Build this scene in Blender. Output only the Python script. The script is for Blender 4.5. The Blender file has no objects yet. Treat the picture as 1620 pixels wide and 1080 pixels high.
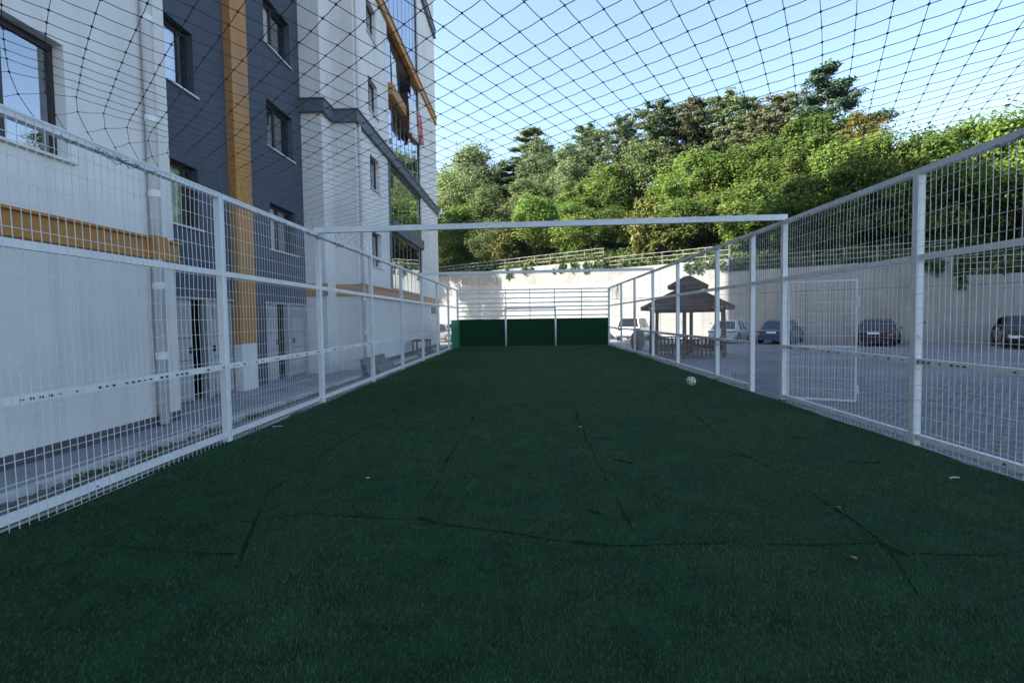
import bpy, math, random
import numpy as np
from mathutils import Vector, Matrix, noise as mnoise
random.seed(7); np.random.seed(7)
R = math.radians
scene = bpy.context.scene
col = scene.collection

# ------------------------------------------------------------------ camera
EYE = 1.711
YAW, PITCH, ROLL = -0.031, -0.045, -0.015
fw = Vector((math.sin(YAW)*math.cos(PITCH), math.cos(YAW)*math.cos(PITCH), math.sin(PITCH)))
rt = Vector((math.cos(YAW), -math.sin(YAW), 0)); up = rt.cross(fw)
r2 = rt*math.cos(ROLL) + up*math.sin(ROLL); u2 = up*math.cos(ROLL) - rt*math.sin(ROLL)
cd = bpy.data.cameras.new('camera'); cam = bpy.data.objects.new('camera', cd); col.objects.link(cam)
cd.sensor_width = 36; cd.lens = 18.0; cd.clip_start = 0.05; cd.clip_end = 3000
m = Matrix((r2, u2, -fw)).transposed().to_4x4(); m.translation = (0, 0, EYE); cam.matrix_world = m
scene.camera = cam

# ------------------------------------------------------------------ light
SUN_EL = R(34); SUN_DIR = Vector((-0.9955*math.cos(SUN_EL), -0.0946*math.cos(SUN_EL), math.sin(SUN_EL)))  # towards the sun
w = bpy.data.worlds.new('World'); scene.world = w; w.use_nodes = True
nt = w.node_tree; bg = nt.nodes['Background']
sky = nt.nodes.new('ShaderNodeTexSky'); sky.sky_type = 'NISHITA'; sky.sun_disc = False
sky.sun_elevation = SUN_EL; sky.sun_rotation = math.atan2(SUN_DIR.x, SUN_DIR.y)
sky.altitude = 600; sky.air_density = 1.0; sky.dust_density = 1.6; sky.ozone_density = 0.35
nt.links.new(sky.outputs[0], bg.inputs[0]); bg.inputs[1].default_value = 0.105
sl = bpy.data.lights.new('sun', 'SUN'); sl.energy = 5.0; sl.angle = R(0.53); sl.color = (1, 0.93, 0.82)
so = bpy.data.objects.new('sun', sl); col.objects.link(so)
so.rotation_euler = (-SUN_DIR).to_track_quat('-Z', 'Y').to_euler()
scene.view_settings.view_transform = 'Standard'; scene.view_settings.look = 'None'
scene.view_settings.exposure = 2.1; scene.view_settings.gamma = 1
scene.view_settings.use_curve_mapping = False

# ------------------------------------------------------------------ helpers
def tag(o, label=None, cat=None, group=None, kind=None):
    if label: o['label'] = label
    if cat: o['category'] = cat
    if group: o['group'] = group
    if kind: o['kind'] = kind
    return o
def empty(name, loc=(0, 0, 0), rz=0, label=None, cat=None, group=None):
    o = bpy.data.objects.new(name, None); col.objects.link(o)
    o.location = loc; o.rotation_euler = (0, 0, rz); o.empty_display_size = .2
    return tag(o, label, cat, group)
def copy_tree(o, parent=None):
    c = o.copy(); col.objects.link(c)
    if parent is not None: c.parent = parent
    for ch in list(o.children): copy_tree(ch, c)
    return c
class MB:
    def __init__(s): s.v = []; s.f = []; s.sm = False
    def quad(s, a, b, c, d):
        i = len(s.v); s.v += [tuple(a), tuple(b), tuple(c), tuple(d)]; s.f.append((i, i+1, i+2, i+3)); return s
    def poly(s, pts):
        i = len(s.v); s.v += [tuple(p) for p in pts]; s.f.append(tuple(range(i, i+len(pts)))); return s
    def box(s, x0, x1, y0, y1, z0, z1, M=None, taper=0):
        i = len(s.v); t = taper
        p = [(x0, y0, z0), (x1, y0, z0), (x1, y1, z0), (x0, y1, z0), (x0+t, y0+t, z1), (x1-t, y0+t, z1), (x1-t, y1-t, z1), (x0+t, y1-t, z1)]
        if M is not None: p = [tuple(M @ Vector(q)) for q in p]
        s.v += p
        s.f += [(i, i+3, i+2, i+1), (i+4, i+5, i+6, i+7), (i, i+1, i+5, i+4), (i+1, i+2, i+6, i+5), (i+2, i+3, i+7, i+6), (i+3, i, i+4, i+7)]
        return s
    def bar(s, a, b, w, h=None, upv=(0, 0, 1)):
        a = Vector(a); b = Vector(b); d = (b-a); L = d.length; d.normalize(); h = h or w
        u = Vector(upv)
        if abs(u.dot(d)) > .95: u = Vector((0, 1, 0)) if abs(d.y) < .9 else Vector((1, 0, 0))
        sx = d.cross(u).normalized(); uu = sx.cross(d)
        i = len(s.v)
        for q in (a, b):
            for (p, r) in ((-1, -1), (1, -1), (1, 1), (-1, 1)): s.v.append(tuple(q + sx*p*w/2 + uu*r*h/2))
        s.f += [(i, i+1, i+2, i+3), (i+7, i+6, i+5, i+4)] + [(i+k, i+4+k, i+4+(k+1) % 4, i+(k+1) % 4) for k in range(4)]
        return s
    def tube(s, pts, r, n=8, cap=True):
        pts = [Vector(p) for p in pts]; rs = r if hasattr(r, '__len__') else [r]*len(pts)
        base = len(s.v); prev = None
        for k, p in enumerate(pts):
            d = (pts[min(k+1, len(pts)-1)] - pts[max(k-1, 0)]).normalized()
            if prev is None:
                prev = d.orthogonal().normalized()
            prev = (prev - d*prev.dot(d)); prev = prev.normalized() if prev.length > 1e-6 else d.orthogonal().normalized()
            q = d.cross(prev)
            for j in range(n):
                a = 2*math.pi*j/n; s.v.append(tuple(p + (prev*math.cos(a)+q*math.sin(a))*rs[k]))
        for k in range(len(pts)-1):
            for j in range(n):
                a = base+k*n+j; b = base+k*n+(j+1) % n; s.f.append((a, b, b+n, a+n))
        if cap:
            s.f.append(tuple(base+j for j in reversed(range(n)))); e = base+(len(pts)-1)*n; s.f.append(tuple(e+j for j in range(n)))
        return s
    def lathe(s, prof, c=(0, 0, 0), n=16, axis='z'):
        base = len(s.v)
        for (r, h) in prof:
            for j in range(n):
                a = 2*math.pi*j/n; p = (r*math.cos(a), r*math.sin(a), h)
                if axis == 'x': p = (h, r*math.cos(a), r*math.sin(a))
                if axis == 'y': p = (r*math.cos(a), h, r*math.sin(a))
                s.v.append((p[0]+c[0], p[1]+c[1], p[2]+c[2]))
        for k in range(len(prof)-1):
            for j in range(n):
                a = base+k*n+j; b = base+k*n+(j+1) % n; s.f.append((a, b, b+n, a+n))
        return s
    def build(s, name, mat, parent=None, smooth=False, **kw):
        me = bpy.data.meshes.new(name); me.from_pydata(s.v, [], s.f); me.update()
        if smooth: me.polygons.foreach_set('use_smooth', [True]*len(me.polygons))
        o = bpy.data.objects.new(name, me); col.objects.link(o)
        if mat: me.materials.append(mat)
        if parent: o.parent = parent
        return tag(o, **kw)
def fast_mesh(name, verts, nper, mat):
    """verts: (N*nper,3) array, one n-gon per consecutive nper vertices"""
    me = bpy.data.meshes.new(name); nv = len(verts); nf = nv//nper
    me.vertices.add(nv); me.vertices.foreach_set('co', np.asarray(verts, dtype=np.float32).ravel())
    me.loops.add(nv); me.loops.foreach_set('vertex_index', np.arange(nv, dtype=np.int32))
    me.polygons.add(nf); me.polygons.foreach_set('loop_start', np.arange(0, nv, nper, dtype=np.int32))
    me.polygons.foreach_set('loop_total', np.full(nf, nper, dtype=np.int32))
    me.update(calc_edges=True); me.materials.append(mat); return me
def obj(name, me, parent=None, **kw):
    o = bpy.data.objects.new(name, me); col.objects.link(o)
    if parent: o.parent = parent
    return tag(o, **kw)

# ------------------------------------------------------------------ materials
def mat(name, base, rough=.6, var=.12, scale=6, bump=0, bscale=40, spec=.4, metal=0, col2=None, c2scale=1.5, c2lo=.5, c2hi=.7, detail=5, objrand=0, coat=0, streak=0):
    m = bpy.data.materials.new(name); m.use_nodes = True; t = m.node_tree; b = t.nodes['Principled BSDF']; L = t.links
    b.inputs['Roughness'].default_value = rough; b.inputs['Metallic'].default_value = metal; b.inputs['Specular IOR Level'].default_value = spec
    if coat: b.inputs['Coat Weight'].default_value = coat; b.inputs['Coat Roughness'].default_value = .04
    tc = t.nodes.new('ShaderNodeTexCoord')
    n = t.nodes.new('ShaderNodeTexNoise'); n.inputs['Scale'].default_value = scale; n.inputs['Detail'].default_value = detail
    L.new(tc.outputs['Object'], n.inputs['Vector'])
    mr = t.nodes.new('ShaderNodeMapRange'); mr.inputs['From Min'].default_value = .3; mr.inputs['From Max'].default_value = .7
    mr.inputs['To Min'].default_value = 1-var; mr.inputs['To Max'].default_value = 1+var
    L.new(n.outputs[0], mr.inputs['Value'])
    fac = mr.outputs[0]
    if objrand:
        oi = t.nodes.new('ShaderNodeObjectInfo'); m2 = t.nodes.new('ShaderNodeMapRange'); m2.inputs['To Min'].default_value = 1-objrand; m2.inputs['To Max'].default_value = 1+objrand
        L.new(oi.outputs['Random'], m2.inputs['Value']); mu = t.nodes.new('ShaderNodeMath'); mu.operation = 'MULTIPLY'
        L.new(fac, mu.inputs[0]); L.new(m2.outputs[0], mu.inputs[1]); fac = mu.outputs[0]
    mx = t.nodes.new('ShaderNodeVectorMath'); mx.operation = 'SCALE'; mx.inputs[0].default_value = base
    L.new(fac, mx.inputs['Scale']); out = mx.outputs[0]
    if col2:
        n2 = t.nodes.new('ShaderNodeTexNoise'); n2.inputs['Scale'].default_value = c2scale; n2.inputs['Detail'].default_value = 6
        L.new(tc.outputs['Object'], n2.inputs['Vector'])
        r2_ = t.nodes.new('ShaderNodeMapRange'); r2_.inputs['From Min'].default_value = c2lo; r2_.inputs['From Max'].default_value = c2hi
        L.new(n2.outputs[0], r2_.inputs['Value'])
        mi = t.nodes.new('ShaderNodeMix'); mi.data_type = 'RGBA'; L.new(r2_.outputs[0], mi.inputs['Factor']); L.new(out, mi.inputs['A']); mi.inputs['B'].default_value = (*col2, 1); out = mi.outputs['Result']
    if streak:
        mp = t.nodes.new('ShaderNodeMapping'); mp.inputs['Scale'].default_value = (2.6, 2.6, .16); L.new(tc.outputs['Object'], mp.inputs['Vector'])
        n4 = t.nodes.new('ShaderNodeTexNoise'); n4.inputs['Scale'].default_value = 1.0; n4.inputs['Detail'].default_value = 7; n4.inputs['Roughness'].default_value = .6; L.new(mp.outputs[0], n4.inputs['Vector'])
        r4 = t.nodes.new('ShaderNodeMapRange'); r4.inputs['From Min'].default_value = .5; r4.inputs['From Max'].default_value = .75; r4.inputs['To Min'].default_value = 1; r4.inputs['To Max'].default_value = 1-streak; L.new(n4.outputs[0], r4.inputs['Value'])
        s4 = t.nodes.new('ShaderNodeVectorMath'); s4.operation = 'SCALE'; L.new(out, s4.inputs[0]); L.new(r4.outputs[0], s4.inputs['Scale']); out = s4.outputs[0]
    L.new(out, b.inputs['Base Color'])
    if bump:
        n3 = t.nodes.new('ShaderNodeTexNoise'); n3.inputs['Scale'].default_value = bscale; n3.inputs['Detail'].default_value = 4
        L.new(tc.outputs['Object'], n3.inputs['Vector']); bp = t.nodes.new('ShaderNodeBump'); bp.inputs['Strength'].default_value = bump; bp.inputs['Distance'].default_value = .02
        L.new(n3.outputs[0], bp.inputs['Height']); L.new(bp.outputs[0], b.inputs['Normal'])
    return m
def leafmat(name, base, trans=.35, yellow=None, lo=.6, hi=1.4, spec=.25, rough=.6):
    m = bpy.data.materials.new(name); m.use_nodes = True; t = m.node_tree; L = t.links
    for n in list(t.nodes): t.nodes.remove(n)
    o = t.nodes.new('ShaderNodeOutputMaterial'); tc = t.nodes.new('ShaderNodeTexCoord')
    n = t.nodes.new('ShaderNodeTexNoise'); n.inputs['Scale'].default_value = .9; n.inputs['Detail'].default_value = 5; L.new(tc.outputs['Object'], n.inputs['Vector'])
    wn = t.nodes.new('ShaderNodeNewGeometry'); ri = wn.outputs['Random Per Island']
    cr = t.nodes.new('ShaderNodeMapRange'); cr.inputs['To Min'].default_value = lo; cr.inputs['To Max'].default_value = hi; L.new(ri, cr.inputs['Value'])
    oi = t.nodes.new('ShaderNodeObjectInfo'); orr = t.nodes.new('ShaderNodeMapRange'); orr.inputs['To Min'].default_value = .78; orr.inputs['To Max'].default_value = 1.22; L.new(oi.outputs['Random'], orr.inputs['Value'])
    mu = t.nodes.new('ShaderNodeMath'); mu.operation = 'MULTIPLY'; L.new(cr.outputs[0], mu.inputs[0]); L.new(orr.outputs[0], mu.inputs[1])
    mi = t.nodes.new('ShaderNodeMix'); mi.data_type = 'RGBA'; mi.inputs['A'].default_value = (*base, 1)
    y = yellow or (base[0]*1.7, base[1]*1.25, base[2]*.9); mi.inputs['B'].default_value = (*y, 1)
    r = t.nodes.new('ShaderNodeMapRange'); r.inputs['From Min'].default_value = .42; r.inputs['From Max'].default_value = .66; L.new(n.outputs[0], r.inputs['Value']); L.new(r.outputs[0], mi.inputs['Factor'])
    sc = t.nodes.new('ShaderNodeVectorMath'); sc.operation = 'SCALE'; L.new(mi.outputs['Result'], sc.inputs[0]); L.new(mu.outputs[0], sc.inputs['Scale'])
    d = t.nodes.new('ShaderNodeBsdfPrincipled'); d.inputs['Roughness'].default_value = rough; d.inputs['Specular IOR Level'].default_value = spec; L.new(sc.outputs[0], d.inputs['Base Color'])
    tr = t.nodes.new('ShaderNodeBsdfTranslucent'); L.new(sc.outputs[0], tr.inputs['Color'])
    ms = t.nodes.new('ShaderNodeMixShader'); ms.inputs[0].default_value = trans; L.new(d.outputs[0], ms.inputs[1]); L.new(tr.outputs[0], ms.inputs[2]); L.new(ms.outputs[0], o.inputs[0])
    return m
def glassmat(name, tint=(.75, .8, .82), base=.12):
    m = bpy.data.materials.new(name); m.use_nodes = True; t = m.node_tree; L = t.links
    for n in list(t.nodes): t.nodes.remove(n)
    o = t.nodes.new('ShaderNodeOutputMaterial'); tr = t.nodes.new('ShaderNodeBsdfTransparent'); tr.inputs[0].default_value = (*tint, 1)
    g = t.nodes.new('ShaderNodeBsdfGlossy'); g.inputs['Roughness'].default_value = .015; g.inputs['Color'].default_value = (.9, .95, 1, 1)
    tc = t.nodes.new('ShaderNodeTexCoord'); n = t.nodes.new('ShaderNodeTexNoise'); n.inputs['Scale'].default_value = .8; L.new(tc.outputs['Object'], n.inputs['Vector'])
    bp = t.nodes.new('ShaderNodeBump'); bp.inputs['Strength'].default_value = .04; bp.inputs['Distance'].default_value = .05; L.new(n.outputs[0], bp.inputs['Height']); L.new(bp.outputs[0], g.inputs['Normal'])
    lw = t.nodes.new('ShaderNodeFresnel'); lw.inputs['IOR'].default_value = 1.6
    mr = t.nodes.new('ShaderNodeMapRange'); mr.inputs['To Min'].default_value = base; mr.inputs['To Max'].default_value = 1; L.new(lw.outputs[0], mr.inputs['Value'])
    ms = t.nodes.new('ShaderNodeMixShader'); L.new(mr.outputs[0], ms.inputs[0]); L.new(tr.outputs[0], ms.inputs[1]); L.new(g.outputs[0], ms.inputs[2]); L.new(ms.outputs[0], o.inputs[0])
    return m
M = {}
M['turf'] = mat('turf_backing', (.016, .052, .026), .9, .35, 3, .8, 120, .1, col2=(.026, .054, .026), c2scale=.6)
M['blade'] = leafmat('turf_blade', (.028, .081, .025), .25, (.052, .093, .03), .25, 1.9, .35, .5)
M['seam'] = mat('seam_backing', (.010, .028, .014), 1, .3, 20, spec=0)
M['white_paint'] = mat('white_paint', (.74, .75, .75), .42, .06, 3, .05, 30, col2=(.36, .27, .2), c2scale=7, c2lo=.68, c2hi=.76, streak=.12)
M['wire'] = mat('wire_paint', (.70, .70, .69), .45, .08, 4, col2=(.35, .26, .2), c2scale=5, c2lo=.62, c2hi=.8)
M['galv'] = mat('weathered_railing', (.3, .295, .28), .6, .15, 3, col2=(.25, .2, .16), c2scale=4, c2lo=.55, c2hi=.75)
M['rust'] = mat('rust', (.085, .05, .033), .9, .4, 30)
M['net'] = mat('net_cord', (.04, .037, .05), .8, .3, 3)
M['board'] = mat('board_turf', (.014, .055, .022), .9, .3, 8, 1, 90, .1)
M['board_side'] = mat('board_side_paint', (.05, .21, .12), .6, .1, 4)
M['plaster'] = mat('white_plaster', (.71, .68, .65), .85, .035, .7, .35, 60, .2, col2=(.55, .54, .52), c2scale=.5, c2lo=.5, c2hi=.9, streak=.13)
M['dark_plaster'] = mat('dark_plaster', (.078, .088, .11), .85, .08, .6, .4, 60, .2, streak=.15)
M['orange'] = mat('orange_paint', (.43, .2, .05), .6, .06, 2, .1, 30, col2=(.37, .2, .09), c2scale=.7, streak=.2)
M['cornice'] = mat('grey_cornice', (.11, .125, .145), .6, .08, 2)
M['frame'] = mat('brown_window_frame', (.035, .024, .022), .4, .1, 3)
M['alu'] = mat('aluminium', (.25, .26, .27), .4, .05, 3, metal=.6)
M['sill'] = mat('marble_sill', (.6, .59, .57), .5, .08, 9)
M['room'] = mat('painted_room_dark', (.03, .03, .032), .9, .2, 1)  # near-black colour stands in for the shade indoors
M['curtain'] = mat('curtain', (.72, .73, .74), .9, .1, 14)
M['glass'] = glassmat('window_glass', (.9, .92, .93), .3)
M['mirror_glass'] = glassmat('coated_glass', (.25, .3, .34), .42)
M['pipe'] = mat('pvc_pipe', (.72, .72, .72), .5, .05, 2)
M['door'] = mat('door_panel', (.36, .36, .365), .5, .06, 2, col2=(.26, .25, .23), c2scale=2, c2lo=.6, c2hi=.8)
M['ceil'] = mat('balcony_ceiling', (.3, .3, .31), .9, .05, 2)
M['concrete'] = mat('concrete_wall', (.27, .274, .265), .9, .1, .8, .4, 25, .2, col2=(.2, .2, .19), c2scale=.35, c2lo=.45, c2hi=.8, streak=.26)
M['concrete2'] = mat('concrete_slab', (.27, .27, .275), .85, .15, 1.2, .4, 30, .25, col2=(.19, .19, .2), c2scale=.8)
M['skirt'] = mat('bitumen_skirt', (.09, .09, .1), .9, .25, 4, .4, 40)
M['kerb'] = mat('kerb_concrete', (.5, .5, .49), .9, .12, 4, .4, 50, col2=(.36, .35, .33), c2scale=1.5)
M['paver'] = mat('paver', (.185, .182, .188), .85, .2, 7, .5, 70, .25, col2=(.13, .13, .15), c2scale=1.2, objrand=.18)
M['paver_red'] = mat('paver_red', (.175, .135, .14), .85, .15, 7, .5, 70, .25)
M['paver_old'] = mat('paver_old', (.16, .15, .14), .9, .25, 8, .6, 60, col2=(.1, .1, .075), c2scale=2, objrand=.2)
M['hole'] = mat('tie_hole', (.02, .02, .02), .9, .1, 3)
M['joint'] = mat('joint_shadow_gap', (.12, .115, .105), .95, .2, 3)
M['brown'] = mat('brown_roof_metal', (.085, .046, .032), .9, .2, 3, spec=.1)
M['wood'] = mat('brown_wood', (.08, .043, .029), .9, .25, 5, spec=.1)
M['ball'] = mat('ball_leather', (.58, .55, .42), .6, .12, 12, col2=(.3, .27, .18), c2scale=7, c2lo=.6, c2hi=.75)
M['ball_mark'] = mat('ball_marking', (.03, .03, .028), .7, .2, 20)
M['bark'] = mat('bark', (.085, .065, .05), .95, .3, 6, .8, 20)
M['hill'] = mat('hill_soil', (.11, .095, .055), .95, .3, .6, .5, 6, .1, col2=(.05, .08, .025), c2scale=.25)
M['rock'] = mat('mottled_stone', (.13, .12, .095), .9, .3, 5, .9, 14, col2=(.1, .1, .07), c2scale=4)
M['rubber'] = mat('tyre_rubber', (.02, .02, .02), .8, .1, 3)
M['rim'] = mat('alloy_rim', (.4, .4, .42), .35, .1, 3, metal=.7)
M['carglass'] = mat('car_glass', (.012, .015, .018), .06, .05, 2, spec=.7)
M['trim'] = mat('black_trim', (.02, .02, .022), .6, .1, 4)
M['chrome'] = mat('chrome', (.7, .7, .72), .2, .02, 2, metal=1)
M['tail'] = mat('tail_lamp', (.16, .012, .014), .2, .1, 4, coat=.5)
M['lamp'] = mat('head_lamp', (.6, .62, .65), .15, .1, 4, coat=.5)
M['plate'] = mat('number_plate', (.75, .75, .74), .4, .03, 4)
M['sheetmetal'] = mat('old_roof_sheet', (.14, .135, .12), .7, .3, 3, .3, 20, col2=(.15, .14, .12), c2scale=1.5)
M['cloth_white'] = mat('white_cloth', (.75, .74, .72), .95, .06, 6)
M['cloth_red'] = mat('red_print_cloth', (.55, .3, .28), .95, .2, 9, col2=(.35, .03, .05), c2scale=9, c2lo=.5, c2hi=.53)
M['cloth_dark'] = mat('dark_cloth', (.03, .035, .06), .95, .2, 6)
M['dryleaf'] = mat('dry_leaf', (.33, .2, .1), .8, .3, 30)
M['stick'] = mat('bleached_stick', (.5, .46, .38), .8, .2, 30)
M['weed'] = leafmat('weed', (.05, .12, .025), .3)
def paint(name, c): return mat(name, c, .35, .03, 2, spec=.5, coat=.7)

# yard: unit paving by brick texture (far away, where single stones cannot be told apart)
def yard_mat():
    m = mat('yard_paving', (.175, .175, .195), .85, .2, 2.5, 0); t = m.node_tree; b = t.nodes['Principled BSDF']; L = t.links
    tc = t.nodes.new('ShaderNodeTexCoord'); br = t.nodes.new('ShaderNodeTexBrick'); br.inputs['Scale'].default_value = 1
    br.inputs['Brick Width'].default_value = .21; br.inputs['Row Height'].default_value = .11; br.inputs['Mortar Size'].default_value = .008
    br.inputs['Color1'].default_value = (.195, .192, .2, 1); br.inputs['Color2'].default_value = (.155, .152, .16, 1); br.inputs['Mortar'].default_value = (.07, .07, .075, 1)
    L.new(tc.outputs['Object'], br.inputs['Vector'])
    n = t.nodes.new('ShaderNodeTexNoise'); n.inputs['Scale'].default_value = .35; n.inputs['Detail'].default_value = 6; L.new(tc.outputs['Object'], n.inputs['Vector'])
    mr = t.nodes.new('ShaderNodeMapRange'); mr.inputs['From Min'].default_value = .3; mr.inputs['From Max'].default_value = .7; mr.inputs['To Min'].default_value = .8; mr.inputs['To Max'].default_value = 1.2; L.new(n.outputs[0], mr.inputs['Value'])
    sc = t.nodes.new('ShaderNodeVectorMath'); sc.operation = 'SCALE'; L.new(br.outputs[0], sc.inputs[0]); L.new(mr.outputs[0], sc.inputs['Scale']); L.new(sc.outputs[0], b.inputs['Base Color'])
    return m
M['yard'] = yard_mat()

# ================================================================== THE SETTING
XL, XR, YE, TOP = -4.36, 5.04, 31.9, 3.54      # fence planes, end wall, fence height
YZ = -0.08                                      # yard level
o = MB().quad((-1500, -1500, YZ-.03), (1500, -1500, YZ-.03), (1500, 1500, YZ-.03), (-1500, 1500, YZ-.03)).build('yard_ground', M['yard'], kind='structure')

# ---- pitch turf sheet
def turf_z(x, y): return .012*mnoise.noise((x*.9, y*.7, 0)) + .008*mnoise.noise((x*2.7, y*2.3, 5)) - .002
xs = np.linspace(XL-.02, XR+.0, 72); ys = np.linspace(-9, YE-.02, 300)
b = MB()
for j, y in enumerate(ys):
    for i, x in enumerate(xs):
        xx = x
        if i == 0: xx = x + .05*mnoise.noise((0, y*1.3, 2)) + (.05 if abs(y-8.6) < .45 else 0)
        if i == len(xs)-1: xx = x - .07 + .07*mnoise.noise((9, y*1.1, 2)) + .025*mnoise.noise((9, y*5, 2))
        z = turf_z(x, y)
        d = min(x-XL, XR-x)
        if d < .3: z += .018*max(0, mnoise.noise((x, y*1.6, 8)))*(1-d/.3)
        b.v.append((xx, y, z))
nx = len(xs)
for j in range(len(ys)-1):
    for i in range(nx-1): a = j*nx+i; b.f.append((a, a+1, a+1+nx, a+nx))
turf = b.build('artificial_turf', M['turf'], smooth=True, kind='structure')
SEAMS = [[(-2.09, 14.47), (-2.64, 11.23), (-2.6, 9.02), (-2.65, 7.57), (-2.66, 6.37), (-2.63, 4.98), (-2.07, 3.47), (-2.08, 3.22)],
 [(-.97, 11.78), (-.96, 8.0), (-1.0, 6.67), (-.98, 5.24), (-1.01, 4.76), (-.92, 4.26)],
 [(-2.54, 4.28), (-1.88, 4.42), (-.91, 4.26), (-.2, 4.04), (.28, 3.84)],
 [(.28, 3.84), (.61, 3.78), (1.4, 3.81), (2.16, 3.79), (2.61, 3.81), (2.6, 3.63), (3.17, 3.63), (4.3, 3.5)],
 [(3.3, 13.14), (3.17, 10.67), (2.68, 7.31), (2.64, 6.21), (2.71, 5.29), (2.67, 4.46), (2.63, 3.81), (2.34, 3.1)],
 [(.91, 12.5), (.86, 9.6), (.8, 6.96), (.8, 5.32), (.82, 4.55), (.81, 4.03)],
 [(2.48, 7.95), (2.89, 7.89), (3.67, 7.82), (4.41, 7.83)], [(-3.5, 3.8), (-3.1, 3.76), (-2.57, 3.7), (-2.15, 3.65)],
 [(.28, 3.84), (.22, 3.61), (.31, 3.38), (.25, 3.03)], [(-1.36, 14.4), (1.09, 13.74), (2.07, 13.51)], [(-2.71, 10.01), (-.96, 10.06)],
 [(-2.6, 22), (-2.6, 18), (-2.4, 15)], [(.9, 25), (.9, 13.5)], [(2.6, 24), (2.62, 14)]]
FOLDS = [[(3.6, 7.12), (3.8, 7.19), (3.87, 7.11)], [(3.7, 6.02), (3.76, 5.88), (4.04, 5.93)], [(.92, 7.25), (1.16, 7.16)], [(.99, 6.13), (1.24, 5.97)], [(.49, 4.51), (.62, 4.37)],
 [(2.5, 6.35), (2.68, 6.15)], [(.3, 3.86), (.6, 3.79)], [(-.98, 4.33), (-.8, 4.2)], [(2.58, 3.86), (2.66, 3.6)]]
seam_pts = []
for n, l in enumerate(SEAMS + FOLDS):
    fold = n >= len(SEAMS); P = []
    for k in range(len(l)-1):
        a, c = Vector(l[k]+(0,)), Vector(l[k+1]+(0,)); steps = max(2, int((c-a).length/.04))
        for s in range(steps): P.append(a.lerp(c, s/steps))
    P.append(Vector(l[-1]+(0,)))
    b = MB(); base = 0
    for k, p in enumerate(P):
        d = (P[min(k+1, len(P)-1)]-P[max(k-1, 0)]).normalized(); nn = Vector((-d.y, d.x, 0))
        wv = (.024 if fold else .006) + (.014 if fold else .013)*mnoise.noise((p.x*1.6, p.y*1.6, n)) + .004*mnoise.noise((p.x*14, p.y*14, n)); wv = max(.001, wv)
        if k in (0, len(P)-1): wv = .002
        q = p + nn*(.03*mnoise.noise((p.x*1.5, p.y*1.5, n+40))+.008*mnoise.noise((p.x*9, p.y*9, n+40)))
        for sgn in (1, -1):
            e = q + nn*sgn*wv; b.v.append((e.x, e.y, turf_z(e.x, e.y)+.005))
        seam_pts.append((q.x, q.y, wv+.004))
        if k: i = 2*k; b.f.append((i-2, i-1, i+1, i))
    b.build('fold' if fold else 'seam', M['seam'], turf)
# blades
NB = 720000
u = np.random.rand(NB)
by = 1.6 + 30.1*u**3.0
bx = XL+.06 + np.random.rand(NB)*(XR-XL-.17)
k = np.abs(bx - .02*by) < (1.15*by+.5); bx, by = bx[k], by[k]
sp = np.array(seam_pts); sp = sp[sp[:, 1] < 16]
keep = np.ones(len(bx), bool)
cell = {}
for q in sp: cell.setdefault((int(q[0]/.25+40), int(q[1]/.25)), []).append(q)
ci = (bx/.25+40).astype(int); cj = (by/.25).astype(int)
idx = {}
for n, (i, j) in enumerate(zip(ci, cj)): idx.setdefault((i, j), []).append(n)
for (i, j) in list(idx):
    qs = [q for di in (-1, 0, 1) for dj in (-1, 0, 1) for q in cell.get((i+di, j+dj), [])]
    if not qs: continue
    Q = np.array(qs); I = np.array(idx[(i, j)])
    D = np.hypot(bx[I][:, None]-Q[:, 0], by[I][:, None]-Q[:, 1]); keep[I[(D < Q[:, 2]*(.15+1.25*np.random.rand(len(I))[:, None])).any(1)]] = False
bx, by = bx[keep], by[keep]; n = len(bx)
h = (.011 + .008*np.random.rand(n))*(1+.02*by); wd = (.0011+.0008*np.random.rand(n))*(1+.2*by)
# pile lean: a slowly turning direction over the pitch, plus scatter
strip = np.digitize(bx, [-2.63, -.97, .84, 2.65])+5*np.digitize(by, [3.8, 7.9, 13.9]); ang = np.array([1.2, 1.7, .8, 1.4, 2.0, 1.0, 1.6, 1.2, .7, 1.5, 1.3, .9, 1.6, 1.1, 1.4, 1.2, 1.3, 1.2, 1.4, 1.3])[strip] + .6*np.sin(bx*.9+1)+.5*np.cos(by*.8) + np.random.randn(n)*1.0
lean = h*(.5+.7*np.random.rand(n)); fa = np.random.rand(n)*math.pi
z0 = np.array([turf_z(x, y) for x, y in zip(bx, by)])
V = np.zeros((n, 3, 3))
V[:, 0] = np.stack([bx-np.cos(fa)*wd, by-np.sin(fa)*wd, z0], 1); V[:, 1] = np.stack([bx+np.cos(fa)*wd, by+np.sin(fa)*wd, z0], 1)
V[:, 2] = np.stack([bx+np.cos(ang)*lean, by+np.sin(ang)*lean, z0+h], 1)
obj('turf_blades', fast_mesh('turf_blades', V.reshape(-1, 3), 3, M['blade']), label='short dark green artificial grass pile covering the pitch', cat='turf', kind='stuff')

# ---- kerbs under the fences
def kerb_run(x0, x1, y0, y1, z0, z1, step, name, m):
    e = empty(name, (0, 0, 0)); e['kind'] = 'structure'; y = y0
    while y < y1:
        L = min(step, y1-y); dz = random.uniform(-.008, .006); dx = random.uniform(-.006, .006)
        MB().box(x0+dx, x1+dx, y+.004, y+L-.004, z0, z1+dz, taper=.008).build('kerb_stone', m, e); y += step
    return e
kerb_run(XL-.11, XL+.0, -6, YE+.1, -.3, -.012, 1.0, 'kerb_left', M['kerb'])
kerb_run(XR-.25, XR+.2, -6, YE+.1, -.3, -.06, .2, 'kerb_right', M['paver'])
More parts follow.
